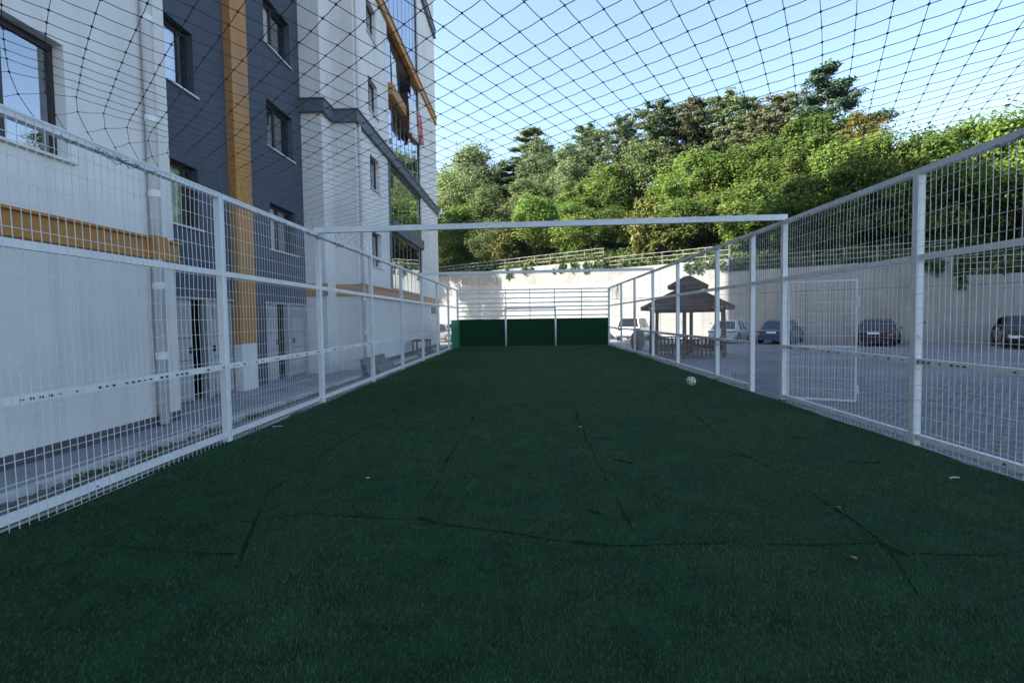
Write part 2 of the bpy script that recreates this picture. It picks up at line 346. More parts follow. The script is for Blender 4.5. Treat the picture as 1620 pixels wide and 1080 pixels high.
# ---- strip of old pavers, raised kerb, apron between fence and building
st = empty('paver_strip'); st['kind'] = 'structure'
MB().box(-5.17, XL-.12, -6, 36, -.3, -.055).build('bedding', M['paver_old'], st)
pm = MB().box(-.095, .095, -.045, .045, -.06, 0, taper=.006).build('paver', M['paver_old'], st)
first = True; far = MB()
for j in range(int(30/.1)):
    y = 3.0+j*.1
    for i in range(4):
        x = -5.16+.03+(i+.5*(j % 2)*.9)*.2
        if x > XL-.2: continue
        zz = -.03+random.uniform(-.007, .007)
        if y < 9.5:
            q = pm if first else pm.copy()
            if not first: col.objects.link(q)
            first = False; q.location = (x, y, zz); q.rotation_euler = (random.uniform(-.03, .03), random.uniform(-.03, .03), random.uniform(-.04, .04))
        else: far.box(x-.095, x+.095, y-.045, y+.045, zz-.05, zz, taper=.006)
far.build('paver', M['paver_old'], st, kind='stuff')
kerb_run(-5.34, -5.18, -6, 36, -.3, .03, .8, 'raised_kerb', M['kerb'])
MB().box(-5.47, -5.345, -6, 36, -.35, -.13).build('drain_channel', M['skirt'], kind='structure')
ap = MB()
y = -6
while y < 36: ap.box(-8.2, -5.475, y+.004, y+2.0-.004, -.3, -.07, taper=.004); y += 2.0
ap.build('concrete_apron', M['concrete2'], kind='structure')

# ---- yard pavers on the right
yp = empty('yard_paving'); yp['kind'] = 'structure'
cand = []
for j in range(int(21/.105)):
    y = 4.2+j*.105
    for i in range(70):
        x = XR+.24+(i+.5*(j % 2))*.205
        kk = x/y
        if kk > 1.13 or kk < .40 or x < XR+.2: continue
        if math.hypot(x, y) > 17.5: continue
        cand.append((math.hypot(x, y), x, y, j))
cand.sort()
pa = MB().box(-.0975, .0975, -.0475, .0475, -.05, 0, taper=.006).build('paver', M['paver'], yp)
farA, farB = MB(), MB()
for n, (d, x, y, j) in enumerate(cand):
    zz = YZ+random.uniform(-.003, .003); red = (j in (60, 61, 104, 105))
    if n < 290:
        q = pa if n == 0 else pa.copy()
        if n: col.objects.link(q)
        q.location = (x, y, zz); q.rotation_euler = (random.uniform(-.012, .012), random.uniform(-.012, .012), random.uniform(-.02, .02))
        if red and n:
            q.data = q.data.copy(); q.data.materials[0] = M['paver_red']
    else: (farB if red else farA).box(x-.0975, x+.0975, y-.0475, y+.0475, zz-.05, zz, taper=.006)
farA.build('paver', M['paver'], yp, kind='stuff'); farB.build('paver', M['paver_red'], yp, kind='stuff')

# ---- retaining wall (line Y = 50 - .82 X) with stepped top
WN = Vector((.634, .773, 0)); WU = Vector((-.773, .634, 0)); WO = Vector((26, 28.68, 0))
def wp(t, d, z): p = WO + WU*t + WN*d; return Vector((p.x, p.y, z))
SEG = [(-40, 2.2, 3.75), (2.2, 14.6, 4.85), (14.6, 25.2, 5.8), (25.2, 75, 6.65)]
def wall_top(t):
    for a, c, z in SEG:
        if t < c: return z
    return SEG[-1][2]
WR = math.atan2(-.634, .773)      # local +X runs down the wall to the right, local +Y into the hill
for n, (a, c, zt) in enumerate(SEG):
    lab = ['low concrete retaining wall step at the right edge behind the dark parked car', 'shaded concrete retaining wall step behind the parked cars', 'concrete retaining wall step behind the pavilion, half in sunlight', 'tallest concrete retaining wall step behind the goal end'][n]
    e = empty('retaining_wall', wp(c, 0, YZ), WR, label=lab, cat='wall', group='steps of the retaining wall')
    L = c-a; np_ = max(1, round(L/2.45)); pw = L/np_
    MB().box(0, L-.002, .03, .55, -1, zt-YZ-.02).build('core', M['joint'], e)
    zj = 3.3
    hole = MB()
    for i in range(np_):
        x0, x1 = i*pw, (i+1)*pw
        dv = random.uniform(-.004, .004)
        MB().box(x0+.008, x1-.008, dv, .05, -1, zj-.018).build('panel', M['concrete'], e)
        MB().box(x0+.008, x1-.008, dv+random.uniform(-.004, .004), .6, zj+.018, zt-YZ).build('panel', M['concrete'], e)
        for zz in np.arange(.55, zt-YZ-.2, .62):
            for q in (.25, .75):
                if random.random() < .85:
                    cx = x0+pw*q+random.uniform(-.05, .05); cz = zz+random.uniform(-.03, .03); r_ = random.choice((.022, .026, .03))
                    hole.poly([(cx+r_*math.cos(t_), -.0075, cz+r_*math.sin(t_)) for t_ in np.arange(0, 6.28, 1.05)])
        if random.random() < .6:
            cx = x0+pw*.5; hole.box(cx-.05, cx+.05, -.01, .02, 1.15, 1.23)
    hole.build('tie_holes', M['hole'], e, kind='stuff')
    # railing on top
    rl = empty('railing', wp(c, .3, zt), WR, label=['white metal railing on the low wall step at the right edge', 'white metal railing above the wall behind the parked cars', 'white metal railing above the wall behind the pavilion', 'white metal railing on the tallest wall step'][n], cat='railing', group='railings on the retaining wall')
    LL = min(L, c-max(a, -8))
    npst = max(2, round(LL/1.9))
    for i in range(npst+1):
        x = .1+(LL-.2)*i/npst; MB().tube([(x, 0, -.02), (x, 0, 1.02)], .024, 6).build('post', M['galv'], rl)
    for zz in (.35, .68, 1.0): MB().tube([(0, 0, zz), (LL, 0, zz+random.uniform(-.02, .02))], .021, 6).build('rail', M['galv'], rl)

# ---- hill
def hill_z(t, d):
    tt = max(-60, min(90, t)); zt = 0; ws = 0
    for q in (-4, -2, 0, 2, 4): zt += wall_top(tt+q)
    zt /= 5
    s = .40*d if d < 45 else .40*45+(d-45)*.12
    return zt-.35+s+.5*mnoise.noise((t*.12, d*.12, 0))*min(1, d/4)
def hill_at(x, y):
    p = Vector((x, y, 0))-WO; return hill_z(p.dot(WU), p.dot(WN))
b = MB(); ts = np.linspace(-60, 110, 86); ds = [.45, .5, 1, 2, 3.5, 5, 7, 9, 12, 15, 19, 24, 30, 38, 48, 60, 80, 110]
for t in ts:
    for d in ds: b.v.append(tuple(wp(t, d, hill_z(t, d) if d > .46 else 0)))
for i in range(len(ts)-1):
    for j in range(len(ds)-1): a = i*len(ds)+j; b.f.append((a, a+1, a+1+len(ds), a+len(ds)))
b.build('hill', M['hill'], smooth=True, kind='structure')

# ================================================================== VEGETATION
LM = {'leaf': leafmat('leaf_green', (.12, .2, .042), .55, (.18, .225, .05)), 'olive': leafmat('leaf_olive', (.125, .175, .06), .5, (.155, .19, .075)),
      'poplar': leafmat('leaf_poplar', (.14, .19, .085), .5, (.17, .21, .1)), 'pine': leafmat('needle_green', (.12, .175, .085), .45, (.155, .185, .09)),
      'brownpine': leafmat('needle_brown', (.125, .145, .07), .4, (.155, .14, .08)), 'bluepine': leafmat('needle_blue', (.075, .13, .085), .35, (.1, .155, .095)),
      'spire': leafmat('needle_spire', (.125, .175, .085), .45, (.16, .18, .09)),
      'yellow': leafmat('leaf_yellow', (.16, .15, .03), .4, (.22, .17, .03)), 'young': leafmat('leaf_young', (.16, .18, .045), .45, (.2, .2, .06)), 'under': leafmat('leaf_under', (.05, .1, .022), .35, (.11, .13, .04))}
def leaf_quads(P, Nn, size, rng, aspect=.62):
    """P (n,3) centres, Nn (n,3) facing; returns diamond quads"""
    n = len(P); Nn = Nn/np.linalg.norm(Nn, axis=1)[:, None]
    t = rng.randn(n, 3); t -= Nn*(t*Nn).sum(1)[:, None]; t /= np.linalg.norm(t, axis=1)[:, None]; s = np.cross(Nn, t)
    L = (size*(.6+.8*rng.rand(n)))[:, None]; W = L*aspect
    bend = Nn*L*.25
    return np.stack([P-t*L*.5, P+s*W*.5+bend*.3, P+t*L*.5, P-s*W*.5-bend*.3], 1).reshape(-1, 3)
def crown_broad(seed, nleaf, size, squash=1.0):
    """unit crown: radius ~1, z from -1..1"""
    rng = np.random.RandomState(seed); lobes = []
    for i in range(48):
        a = rng.rand()*6.28; z = rng.uniform(-.8, .86); rr = math.sqrt(max(.05, 1-z*z*.9))*rng.uniform(.2, .86)
        lobes.append((rr*math.cos(a), rr*math.sin(a), z*squash, rng.uniform(.14, .34)))
    Pn, Nn = [], []
    per = nleaf//len(lobes)
    for (x, y, z, r) in lobes:
        v = rng.randn(per, 3); v /= np.linalg.norm(v, axis=1)[:, None]
        rad = r*(.55+.5*rng.rand(per)**.5)*(1+.25*np.sin(v[:, 0]*5+seed)*np.cos(v[:, 1]*4))
        p = v*rad[:, None]*np.array([1, 1, .8]) + np.array([x, y, z]); Pn.append(p)
        Nn.append(v+rng.randn(per, 3)*.5+np.array([0, 0, .9]))
    # sprays that break the outline
    ns = nleaf//7; c = rng.randint(0, len(lobes), ns); v = rng.randn(ns, 3); v /= np.linalg.norm(v, axis=1)[:, None]
    LB = np.array(lobes); Pn.append(LB[c, :3]+v*(LB[c, 3]*(1.0+.45*rng.rand(ns)))[:, None]); Nn.append(v+rng.randn(ns, 3)*.7)
    return leaf_quads(np.vstack(Pn), np.vstack(Nn), size, rng)
def crown_pine(seed, nleaf, size, style='round'):
    """unit crown z 0..1 (top), radius ~.33: whorls of branches carrying needle tufts"""
    rng = np.random.RandomState(seed); Pn, Nn = [], []; br = []
    layered = style == 'layer'; nb = 40 if layered else 54
    for i in range(nb):
        if layered:
            z = .12+.86*(i//4)/(nb/4)+rng.uniform(-.015, .015); L = max(.05, .40*(1-(z-.1)/.92)**.75)*rng.uniform(.55, 1.2)
        else:
            z = .34+.64*i/nb; L = .36*math.sqrt(max(.03, 1-((z-.6)/.42)**2))*rng.uniform(.45, 1.1)
        a = i*2.4+rng.rand()*.9; br.append((z, L, a)); tufts = 4+int(L*24)
        for q in range(tufts):
            f = rng.uniform(.2, 1.05); side = rng.uniform(-.3, .3)*L; rise = (.14 if layered else .30)*L*f*f
            c = np.array([math.cos(a)*L*f-math.sin(a)*side, math.sin(a)*L*f+math.cos(a)*side, z+rise*.6+rng.uniform(-.01, .012)])
            nn = max(8, int(nleaf/(nb*9))); v = rng.randn(nn, 3); v /= np.linalg.norm(v, axis=1)[:, None]
            sp_ = rng.uniform(.6, 1.3); Pn.append(c+v*np.array([.05, .05, .017])*sp_*(.35+.75*rng.rand(nn))[:, None]); Nn.append(v*.6+rng.randn(nn, 3)*.5+np.array([0, 0, .9]))
    return leaf_quads(np.vstack(Pn), np.vstack(Nn), size, rng, .34), br
CB = {}
for kind in ('leaf', 'olive', 'poplar', 'yellow', 'young'):
    CB[kind] = [fast_mesh('crown', crown_broad(s, {'young': 1800, 'yellow': 5000}.get(kind, 15000), {'young': .16, 'poplar': .058}.get(kind, .062), 1.0), 4, LM[kind]) for s in range({'leaf': 5, 'olive': 2, 'poplar': 2}.get(kind, 1))]
CP = {}
for kind in ('pine', 'brownpine', 'bluepine', 'spire'):
    CP[kind] = [(lambda r: (fast_mesh('crown', r[0], 4, LM[kind]), r[1]))(crown_pine(s+11*len(kind), 16000, .034, 'layer' if kind in ('bluepine', 'spire') else 'round')) for s in range(2)]
TREES = {
 'back': [(-9.3, 88.7, 31.5, 6.3, 'poplar'), (-3.2, 83.7, 27.0, 4.6, 'spire'), (.8, 85.6, 33.8, 6.0, 'spire'), (2.4, 82.0, 29.3, 4.2, 'poplar'), (-6.0, 86.0, 27.0, 4.0, 'poplar'), (4.6, 77.3, 26.3, 3.3, 'poplar'), (6.6, 70.5, 25.1, 3.3, 'poplar'), (9.4, 74.6, 28.9, 3.2, 'pine'), (13.1, 70.3, 28.2, 2.6, 'pine'), (17.6, 66.6, 28.5, 3.9, 'pine'), (21.3, 64.8, 28.2, 3.4, 'brownpine'), (24.1, 61.3, 27.2, 3.6, 'pine'), (25.4, 57.6, 23.9, 2.5, 'brownpine'), (29.2, 59.7, 26.4, 3.5, 'brownpine'), (29.5, 51.7, 26.6, 4.5, 'bluepine')],
 'mid': [(-10.6, 74.2, 22.5, 4.1, 'olive'), (-5.3, 69.9, 19.1, 3.9, 'olive'), (.7, 67.6, 19.6, 3.8, 'olive'), (5.4, 61.1, 17.8, 3.4, 'leaf'), (9.5, 59.0, 18.6, 3.3, 'leaf'), (13.6, 59.6, 21.5, 3.7, 'olive'), (16.0, 52.4, 17.7, 3.6, 'leaf'), (19.5, 50.9, 17.5, 3.1, 'leaf'), (22.7, 49.5, 17.8, 3.4, 'leaf'), (25.1, 46.3, 18.9, 3.7, 'leaf'), (28.4, 44.8, 18.7, 2.2, 'yellow'), (25.1, 41.0, 15.4, 2.8, 'leaf')],
 'front': [(-8.1, 61.8, 14.9, 3.8, 'leaf'), (-2.9, 56.3, 12.3, 2.8, 'olive'), (-2.2, 54.0, 10.9, 1.5, 'young'), (1.2, 55.5, 14.4, 3.4, 'leaf'), (5.1, 51.0, 12.7, 2.8, 'leaf'), (8.6, 49.4, 12.0, 2.7, 'leaf'), (10.2, 44.3, 11.6, 1.5, 'young'), (11.4, 43.4, 8.9, 1.6, 'young'), (12.8, 44.6, 11.4, 2.8, 'leaf'), (15.7, 43.6, 11.6, 2.7, 'leaf'), (17.6, 40.8, 11.9, 2.8, 'leaf'), (19.9, 38.8, 12.0, 2.9, 'leaf'), (21.9, 37.2, 11.7, 2.8, 'leaf'), (24.7, 36.2, 13.7, 2.9, 'leaf'), (26.4, 34.8, 13.6, 3.0, 'leaf'), (28.2, 33.4, 13.8, 3.1, 'leaf'), (29.9, 32.0, 12.1, 2.8, 'leaf'), (31.8, 30.4, 12.1, 2.8, 'leaf')]}
ORD = ['first', 'second', 'third', 'fourth', 'fifth', 'sixth', 'seventh', 'eighth', 'ninth', 'tenth', 'eleventh', 'twelfth', 'thirteenth', 'fourteenth', 'fifteenth', 'sixteenth', 'seventeenth']
ADJ = {'leaf': 'bright green broadleaf tree', 'olive': 'dull olive broadleaf tree', 'poplar': 'pale grey-green poplar', 'pine': 'green rounded pine', 'brownpine': 'sparse brownish pine', 'bluepine': 'tall dark blue-green pine', 'spire': 'pointed pale green conifer', 'yellow': 'yellowing broadleaf tree', 'young': 'slim pale yellow-green young tree'}
NAME = {'leaf': 'broadleaf_tree', 'olive': 'broadleaf_tree', 'poplar': 'poplar_tree', 'pine': 'pine_tree', 'brownpine': 'pine_tree', 'bluepine': 'pine_tree', 'spire': 'conifer_tree', 'yellow': 'broadleaf_tree', 'young': 'young_tree'}
ROWN = {'back': 'on the hilltop skyline', 'mid': 'halfway up the hill', 'front': 'just behind the railing'}
count = {}; total = {}
for row in TREES:
    for t in TREES[row]: total[(row, t[4])] = total.get((row, t[4]), 0)+1
def make_tree(x, y, zt, rad, kind, label, group, zb=None, squ=1.0):
    zb = hill_at(x, y)-.3 if zb is None else zb; H = max(3.5, zt-zb)
    e = empty(NAME[kind], (x, y, zb), random.uniform(0, 6.28), label, 'tree', group)
    if kind in CP:
        me, br = random.choice(CP[kind]); c = obj('crown', me, e); s = H; rs = rad/.36
        c.scale = (rs, rs, s); tb = MB().tube([(0, 0, 0), (.05, .02, H*.5), (0, 0, H*.97)], [.16+.012*H, .1+.006*H, .02], 7)
        for (z, L, a) in br[::2]: tb.tube([(0, 0, z*H-.1), (math.cos(a)*L*rs*.9, math.sin(a)*L*rs*.9, (z+.09*L)*H)], [.045, .012], 4, False)
        tb.build('trunk', M['bark'], e)
    else:
        me = random.choice(CB[kind]); c = obj('crown', me, e); ch = min(H*.9, max(rad*2.4, H*.62)) if kind != 'young' else H*.95
        c.location = (0, 0, H-ch/2); c.scale = (rad, rad, ch/2*1.0)
        tb = MB(); fork = H-ch*.85; tb.tube([(0, 0, 0), (.05, .05, fork*.6), (0, 0, fork+.6), (.1, 0, H-ch*.3)], [.12+.012*H, .1+.01*H, .08+.006*H, .03], 7)
        for i in range(7):
            a = i*2.4+random.random(); q = rad*random.uniform(.5, .85); z1 = H-ch*random.uniform(.25, .7)
            tb.tube([(0, 0, fork+.3*i*ch*.06), (math.cos(a)*q*.5, math.sin(a)*q*.5, (fork+z1)/2+.2), (math.cos(a)*q, math.sin(a)*q, z1)], [.07, .05, .015], 5, False)
        tb.build('trunk', M['bark'], e)
    return e
for row in ('back', 'mid', 'front'):
    for (x, y, zt, rad, kind) in TREES[row]:
        kk = (row, kind); i = count.get(kk, 0); count[kk] = i+1
        lab = f'{ADJ[kind]} {ROWN[row]}' + (f', {ORD[i]} of its kind from the left' if total[kk] > 1 else '')
        make_tree(x, y, zt, rad*1.22, kind, lab, 'trees '+ROWN[row])
# undergrowth and hanging shrubs along the wall top: nobody could count the plants
rng = np.random.RandomState(5); Pn, Nn = [], []
for i in range(1100):
    t = rng.uniform(-12, 66); d = .7+11*rng.rand()**1.4; r = rng.uniform(.35, 1.0); p = wp(t, d, hill_z(t, d)+r*.4)
    nn = 90; v = rng.randn(nn, 3); v /= np.linalg.norm(v, axis=1)[:, None]; Pn.append(np.array(p)+v*np.array([r, r, r*.75])*(.5+.5*rng.rand(nn))[:, None]); Nn.append(v+rng.randn(nn, 3)*.6+np.array([0, 0, .5]))
for i in range(170):
    t = rng.uniform(-4, 46); d = rng.uniform(.3, .95); r = rng.uniform(.2, .55); p = wp(t, d, wall_top(t)+r*.5)
    nn = 80; v = rng.randn(nn, 3); v /= np.linalg.norm(v, axis=1)[:, None]; Pn.append(np.array(p)+v*np.array([r, r, r])*(.4+.6*rng.rand(nn))[:, None]); Nn.append(v+rng.randn(nn, 3)*.6+np.array([0, 0, .5]))
for t0 in (2.5, 3.4, 15.2, 16.4, 17.3, 26.0, 27.2, 28.5, 30.1, 33.6, 36):    # trailers over the wall edge
    for q in range(5):
        t = t0+rng.uniform(-.7, .7); zt = wall_top(t); L = rng.uniform(.3, 1.1); nn = 60; s = rng.rand(nn)
        c = np.array([np.array(wp(t+rng.uniform(-.15, .15), -.12+.3*(1-a), zt+.1-L*a)) for a in s]); Pn.append(c+rng.randn(nn, 3)*.07); Nn.append(rng.randn(nn, 3)-np.array(WN)*1.0)
obj('hillside_undergrowth', fast_mesh('undergrowth', leaf_quads(np.vstack(Pn), np.vstack(Nn), .24, rng), 4, LM['under']), label='tangled green shrubs and creepers covering the hillside above the wall', cat='shrubs', kind='stuff')
# trees beside the building whose shade reaches the wall's far end
for n, (x, y, h, r) in enumerate([(-15.5, 53.4, 16, 3.2), (-16, 58.6, 19, 3.6), (-17, 64.5, 22, 4.2)]):
    make_tree(x, y, h+YZ, r, 'leaf', f'{ORD[n]} tall broadleaf tree in the yard behind the apartment building', 'trees behind the apartment building', zb=YZ)
#PART2

# ================================================================== THE APARTMENT BUILDING
K = 1.18     # survey units to metres
BH = 32.0
bld = empty('apartment_building', (-6.49, 5, -.1), 0, 'tall white and dark grey apartment building with orange bands along the pitch', 'building')
bo = Vector(bld.location)
def bb(mb, name, m, parent=None, **kw):
    """build in world coordinates, then hang under the building"""
    mb.v = [(p[0]-bo.x, p[1]-bo.y, p[2]-bo.z) for p in mb.v]
    return mb.build(name, m, parent or bld, **kw)
def facade(x, y0, y1, z0, z1, holes, m, depth=.32):
    ysd = sorted({y0, y1} | {h[0] for h in holes} | {h[1] for h in holes}); zsd = sorted({z0, z1} | {h[2] for h in holes} | {h[3] for h in holes})
    b = MB()
    for i in range(len(ysd)-1):
        for j in range(len(zsd)-1):
            cy = (ysd[i]+ysd[i+1])/2; cz = (zsd[j]+zsd[j+1])/2
            if any(h[0] < cy < h[1] and h[2] < cz < h[3] for h in holes): continue
            b.quad((x, ysd[i], zsd[j]), (x, ysd[i+1], zsd[j]), (x, ysd[i+1], zsd[j+1]), (x, ysd[i], zsd[j+1]))
    for (a, c, e, f) in holes:
        d = x-depth
        b.quad((x, a, e), (d, a, e), (d, a, f), (x, a, f)); b.quad((x, c, f), (d, c, f), (d, c, e), (x, c, e))
        b.quad((x, a, f), (d, a, f), (d, c, f), (x, c, f)); b.quad((x, c, e), (d, c, e), (d, a, e), (x, a, e))
    return bb(b, 'wall', m)
def window(x, y0, y1, z0, z1, curtain=.5, sash=.5, side=1):
    """recessed casement: frame, pane, sill, curtain"""
    d = x-.16; t = .06; f = MB()
    f.box(d-.06, d, y0, y0+t, z0, z1).box(d-.06, d, y1-t, y1, z0, z1).box(d-.061, d-.001, y0+t, y1-t, z0, z0+t).box(d-.061, d-.001, y0+t, y1-t, z1-t*1.6, z1)
    ym = y0+(y1-y0)*sash; f.box(d-.062, d+.004, ym-.045, ym+.045, z0+t, z1-t)
    fr = bb(f, 'window', M['frame'])
    g = MB().quad((d-.03, y0+t, z0+t), (d-.03, y1-t, z0+t), (d-.03, y1-t, z1-t), (d-.03, y0+t, z1-t)); g.v = [(p[0]-bo.x, p[1]-bo.y, p[2]-bo.z) for p in g.v]; g.build('pane', M['glass'], fr)
    s = MB().box(x-.26, x+.06, y0-.09, y1+.09, z0-.035, z0+.004); s.v = [(p[0]-bo.x, p[1]-bo.y, p[2]-bo.z) for p in s.v]; s.build('sill', M['sill'], fr)
    c = MB(); n = 26; yy = [y0+(y1-y0)*(1-curtain if side > 0 else 0)+(y1-y0)*curtain*i/n for i in range(n+1)]
    for i in range(n):
        a, e = .02*math.sin(i*1.9), .02*math.sin((i+1)*1.9); c.quad((d-.1+a, yy[i], z0), (d-.1+e, yy[i+1], z0), (d-.1+e, yy[i+1], z1), (d-.1+a, yy[i], z1))
    c.v = [(p[0]-bo.x, p[1]-bo.y, p[2]-bo.z) for p in c.v]; c.build('curtain', M['curtain'], fr)
def kk(h): return tuple(v*K for v in h)
XA, XD, XS, XC = -5.5*K, -6.4*K, -5.8*K, -5.1*K
# --- white wing A
hA = [kk((3.9, 6.1, 3.42, 4.78)), kk((3.9, 6.1, 6.1, 7.4))]
facade(XA, -30, 7.87*K, -.1, BH, hA, M['plaster'])
for i, h in enumerate(hA): window(XA, *h, curtain=.66, sash=.7, side=-1)
# --- dark recessed part
hD = [kk((y0, y1, z, z+1.17)) for (y0, y1) in ((8.75, 9.95), (12.75, 14.15)) for z in (3.27, 5.83, 8.35, 10.9, 13.4)]
dD = [kk((9.0, 11.05, -.06, 1.95)), kk((12.36, 14.62, -.06, 1.95))]
facade(XD, 7.87*K, 14.7*K, -.1, BH, hD+dD, M['dark_plaster'])
for i, h in enumerate(hD): window(XD, *h, curtain=(.9, .86, .8, .6, .5)[i % 5] if i < 5 else (.6, .3, .45, .6, .5)[i % 5], sash=(.82 if i < 5 else .45), side=-1)
bb(MB().quad((XA, 7.87*K, -.1), (XD-.2, 7.87*K, -.1), (XD-.2, 7.87*K, BH), (XA, 7.87*K, BH)), 'wall', M['plaster'])
# --- stepped white part, then the long white wing C
bb(MB().quad((XD-.2, 14.7*K, -.1), (XS, 14.7*K, -.1), (XS, 14.7*K, BH), (XD-.2, 14.7*K, BH)).quad((XS, 14.7*K, -.1), (XS, 15.5*K, -.1), (XS, 15.5*K, BH), (XS, 14.7*K, BH))
   .quad((XS, 15.5*K, -.1), (XC, 15.5*K, -.1), (XC, 15.5*K, BH), (XS, 15.5*K, BH)), 'wall', M['plaster'])
hC = [kk((16.92, 17.98, z, z+h)) for z, h in ((3.25, 1.17), (5.82, 1.1), (8.37, 1.1), (10.87, 1.12), (13.4, 1.1))]
BY0, BY1 = 19.4*K, 25.1*K
hB = [(BY0, BY1, 2.62*K, 18*K)]
facade(XC, 15.5*K, 29.4*K, -.1, BH, hC+hB, M['plaster'], .32)
for i, h in enumerate(hC): window(XC, *h, curtain=(.4, .6, .5, .35, .5)[i], sash=.5)
# body behind the facades, end wall, roof
bb(MB().box(-17.7, XD-.75, -30, 29.4*K-.02, -.1, BH-.01), 'room_dark_block', M['room'])  # solid block, its near-black colour painting the dark of unlit interiors
bb(MB().box(-18, -17.703, -30, 29.4*K, -.1, BH).box(-18, XC-.0, 29.4*K+.001, 29.4*K+.25, -.1, BH).box(-18, XA, -30.25, -30.001, -.1, BH), 'wall', M['plaster'])
bb(MB().box(-18.1, XC+.3, -30.3, 29.4*K+.3, BH+.002, BH+.5), 'roof', M['cornice'])
# the indoor shade close behind the glass is painted near-black on rooms
# --- base skirts
bb(MB().box(XA-.02, XA+.012, -30, 7.87*K+.01, -.1, .1).box(XD-.02, XD+.012, 7.9*K, 8.98*K, -.1, .08).box(XC-.02, XC+.012, 15.5*K, 29.4*K, -.1, .1), 'skirt', M['skirt'])
# --- orange string course on A, with its little ledges
def band(x, y0, y1, z0, z1, m, out=.06, ledge=True, name='band'):
    b = MB().box(x-.02, x+out, y0, y1, z0, z1)
    if ledge: b.box(x-.019, x+out+.05, y0-.02, y1+.06, z1-.004, z1+.035).box(x-.019, x+out+.04, y0-.02, y1+.05, z0-.03, z0+.002)
    return bb(b, name, m)
band(XA, -30, 7.9*K, 2.42*K, 2.68*K, M['orange'])
bb(MB().box(XA+.061, XA+.21, 7.26*K, 7.5*K, 2.40*K, 2.72*K), 'band', M['orange'])
# --- orange pilaster on the dark part
bb(MB().box(XD-.02, XD+.2, 10.98*K, 11.62*K, .98*K, BH), 'pilaster', M['orange'])
bb(MB().box(XD-.02, XD+.19, 10.99*K, 11.61*K, -.1, .978*K), 'pilaster', M['plaster'])
# --- wing C bands
band(XC, 15.52*K, 29.4*K, 2.22*K, 2.56*K, M['orange'], .05, True); bb(MB().box(XS+.0, XC+.04, 15.5*K-.06, 15.5*K-.002, 2.2*K, 2.56*K), 'band', M['orange']); bb(MB().box(XD, XS+.05, 14.7*K-.06, 14.7*K-.002, 2.18*K, 2.54*K), 'band', M['orange'])
cz0, cz1 = 7.38*K, 7.72*K
c = MB().box(XC-.02, XC+.13, 15.5*K-.13, 29.4*K+.15, cz0, cz1).box(XS+.14, XC-.021, 15.5*K-.13, 15.5*K-.002, cz0+.001, cz1-.001).box(XS-.02, XS+.135, 14.7*K-.13, 15.5*K-.131, cz0+.002, cz1-.002).box(XD-.1, XS-.021, 14.7*K-.13, 14.7*K-.002, cz0+.001, cz1-.001)
c.box(XC-.02, XC+.17, 15.5*K-.17, 29.4*K+.19, cz1, cz1+.05).box(XD-.1, XC-.021, 15.5*K-.17, 15.5*K-.002, cz1+.001, cz1+.049).box(XD-.1, XS+.17, 14.7*K-.17, 15.5*K-.171, cz1+.002, cz1+.048)
bb(c, 'cornice', M['cornice'])
band(XC, 15.52*K, 29.5*K, 12.5*K, 12.86*K, M['orange'], .09, True)
band(XC, 15.52*K, 29.5*K, 17.3*K, 17.7*K, M['cornice'], .14, True, 'cornice')
# --- balcony bay: slabs, parapets, coated glazing
bay = MB()
bay.box(XC-1.6, XC-1.5, BY0, BY1, 2.6*K, 18*K)
bb(bay, 'bay_back_wall', M['ceil'])
bb(MB().box(XC-1.55, XC-.2, BY0-.02, BY0+.0, 2.6*K, 18*K).box(XC-1.55, XC-.2, BY1, BY1+.02, 2.6*K, 18*K), 'bay_side_wall', M['ceil'])
for z0, z1, m, out in ((4.85, 5.28, 'cornice', .12), (7.42, 7.7, 'cornice', .02), (9.9, 10.32, 'orange', .2), (12.45, 12.88, 'orange', .02), (14.9, 15.2, 'cornice', -.16)):
    bb(MB().box(XC-1.5, XC+out, BY0+.004, BY1-.004, z0*K, z1*K), 'balcony_slab', M[m])
    bb(MB().box(XC-1.49, XC-.25, BY0+.006, BY1-.006, z0*K-.012, z0*K-.004), 'balcony_ceiling', M['ceil'])
def glazing(z0, z1, n, skip=(), xg=XC-.1):
    z0 *= K; z1 *= K; p = (BY1-BY0-.1)/n
    f = MB().box(xg-.03, xg+.03, BY0+.01, BY1-.01, z0+.004, z0+.06).box(xg-.03, xg+.03, BY0+.01, BY1-.01, z1-.07, z1-.004).box(xg-.031, xg+.031, BY0+.008, BY0+.07, z0+.061, z1-.071).box(xg-.031, xg+.031, BY1-.07, BY1-.008, z0+.061, z1-.071)
    fr = bb(f, 'balcony_glazing', M['frame'])
    for i in range(n):
        if i in skip: continue
        y0 = BY0+.05+i*p; tl = random.uniform(-.004, .004)
        q = MB().quad((xg+tl, y0+.006, z0+.06), (xg-tl, y0+p-.006, z0+.06), (xg-tl, y0+p-.006, z1-.07), (xg+tl, y0+.006, z1-.07)); q.v = [(a[0]-bo.x, a[1]-bo.y, a[2]-bo.z) for a in q.v]; q.build('pane', M['mirror_glass'], fr)
        if i:
            q = MB().box(xg-.012, xg+.012, y0-.006, y0+.006, z0+.06, z1-.07); q.v = [(a[0]-bo.x, a[1]-bo.y, a[2]-bo.z) for a in q.v]; q.build('mullion', M['alu'], fr)
glazing(2.64, 4.85, 8); glazing(5.28, 7.42, 8); glazing(7.7, 9.9, 8); glazing(10.33, 12.45, 8, (1, 2, 3, 4, 5)); glazing(12.88, 17.3, 8)
# grey jamb at the left of the lowest glazing
bb(MB().box(XC-.09, XC+.02, BY0-.34, BY0-.004, 2.64*K, 7.37*K), 'bay_jamb', M['cornice'])
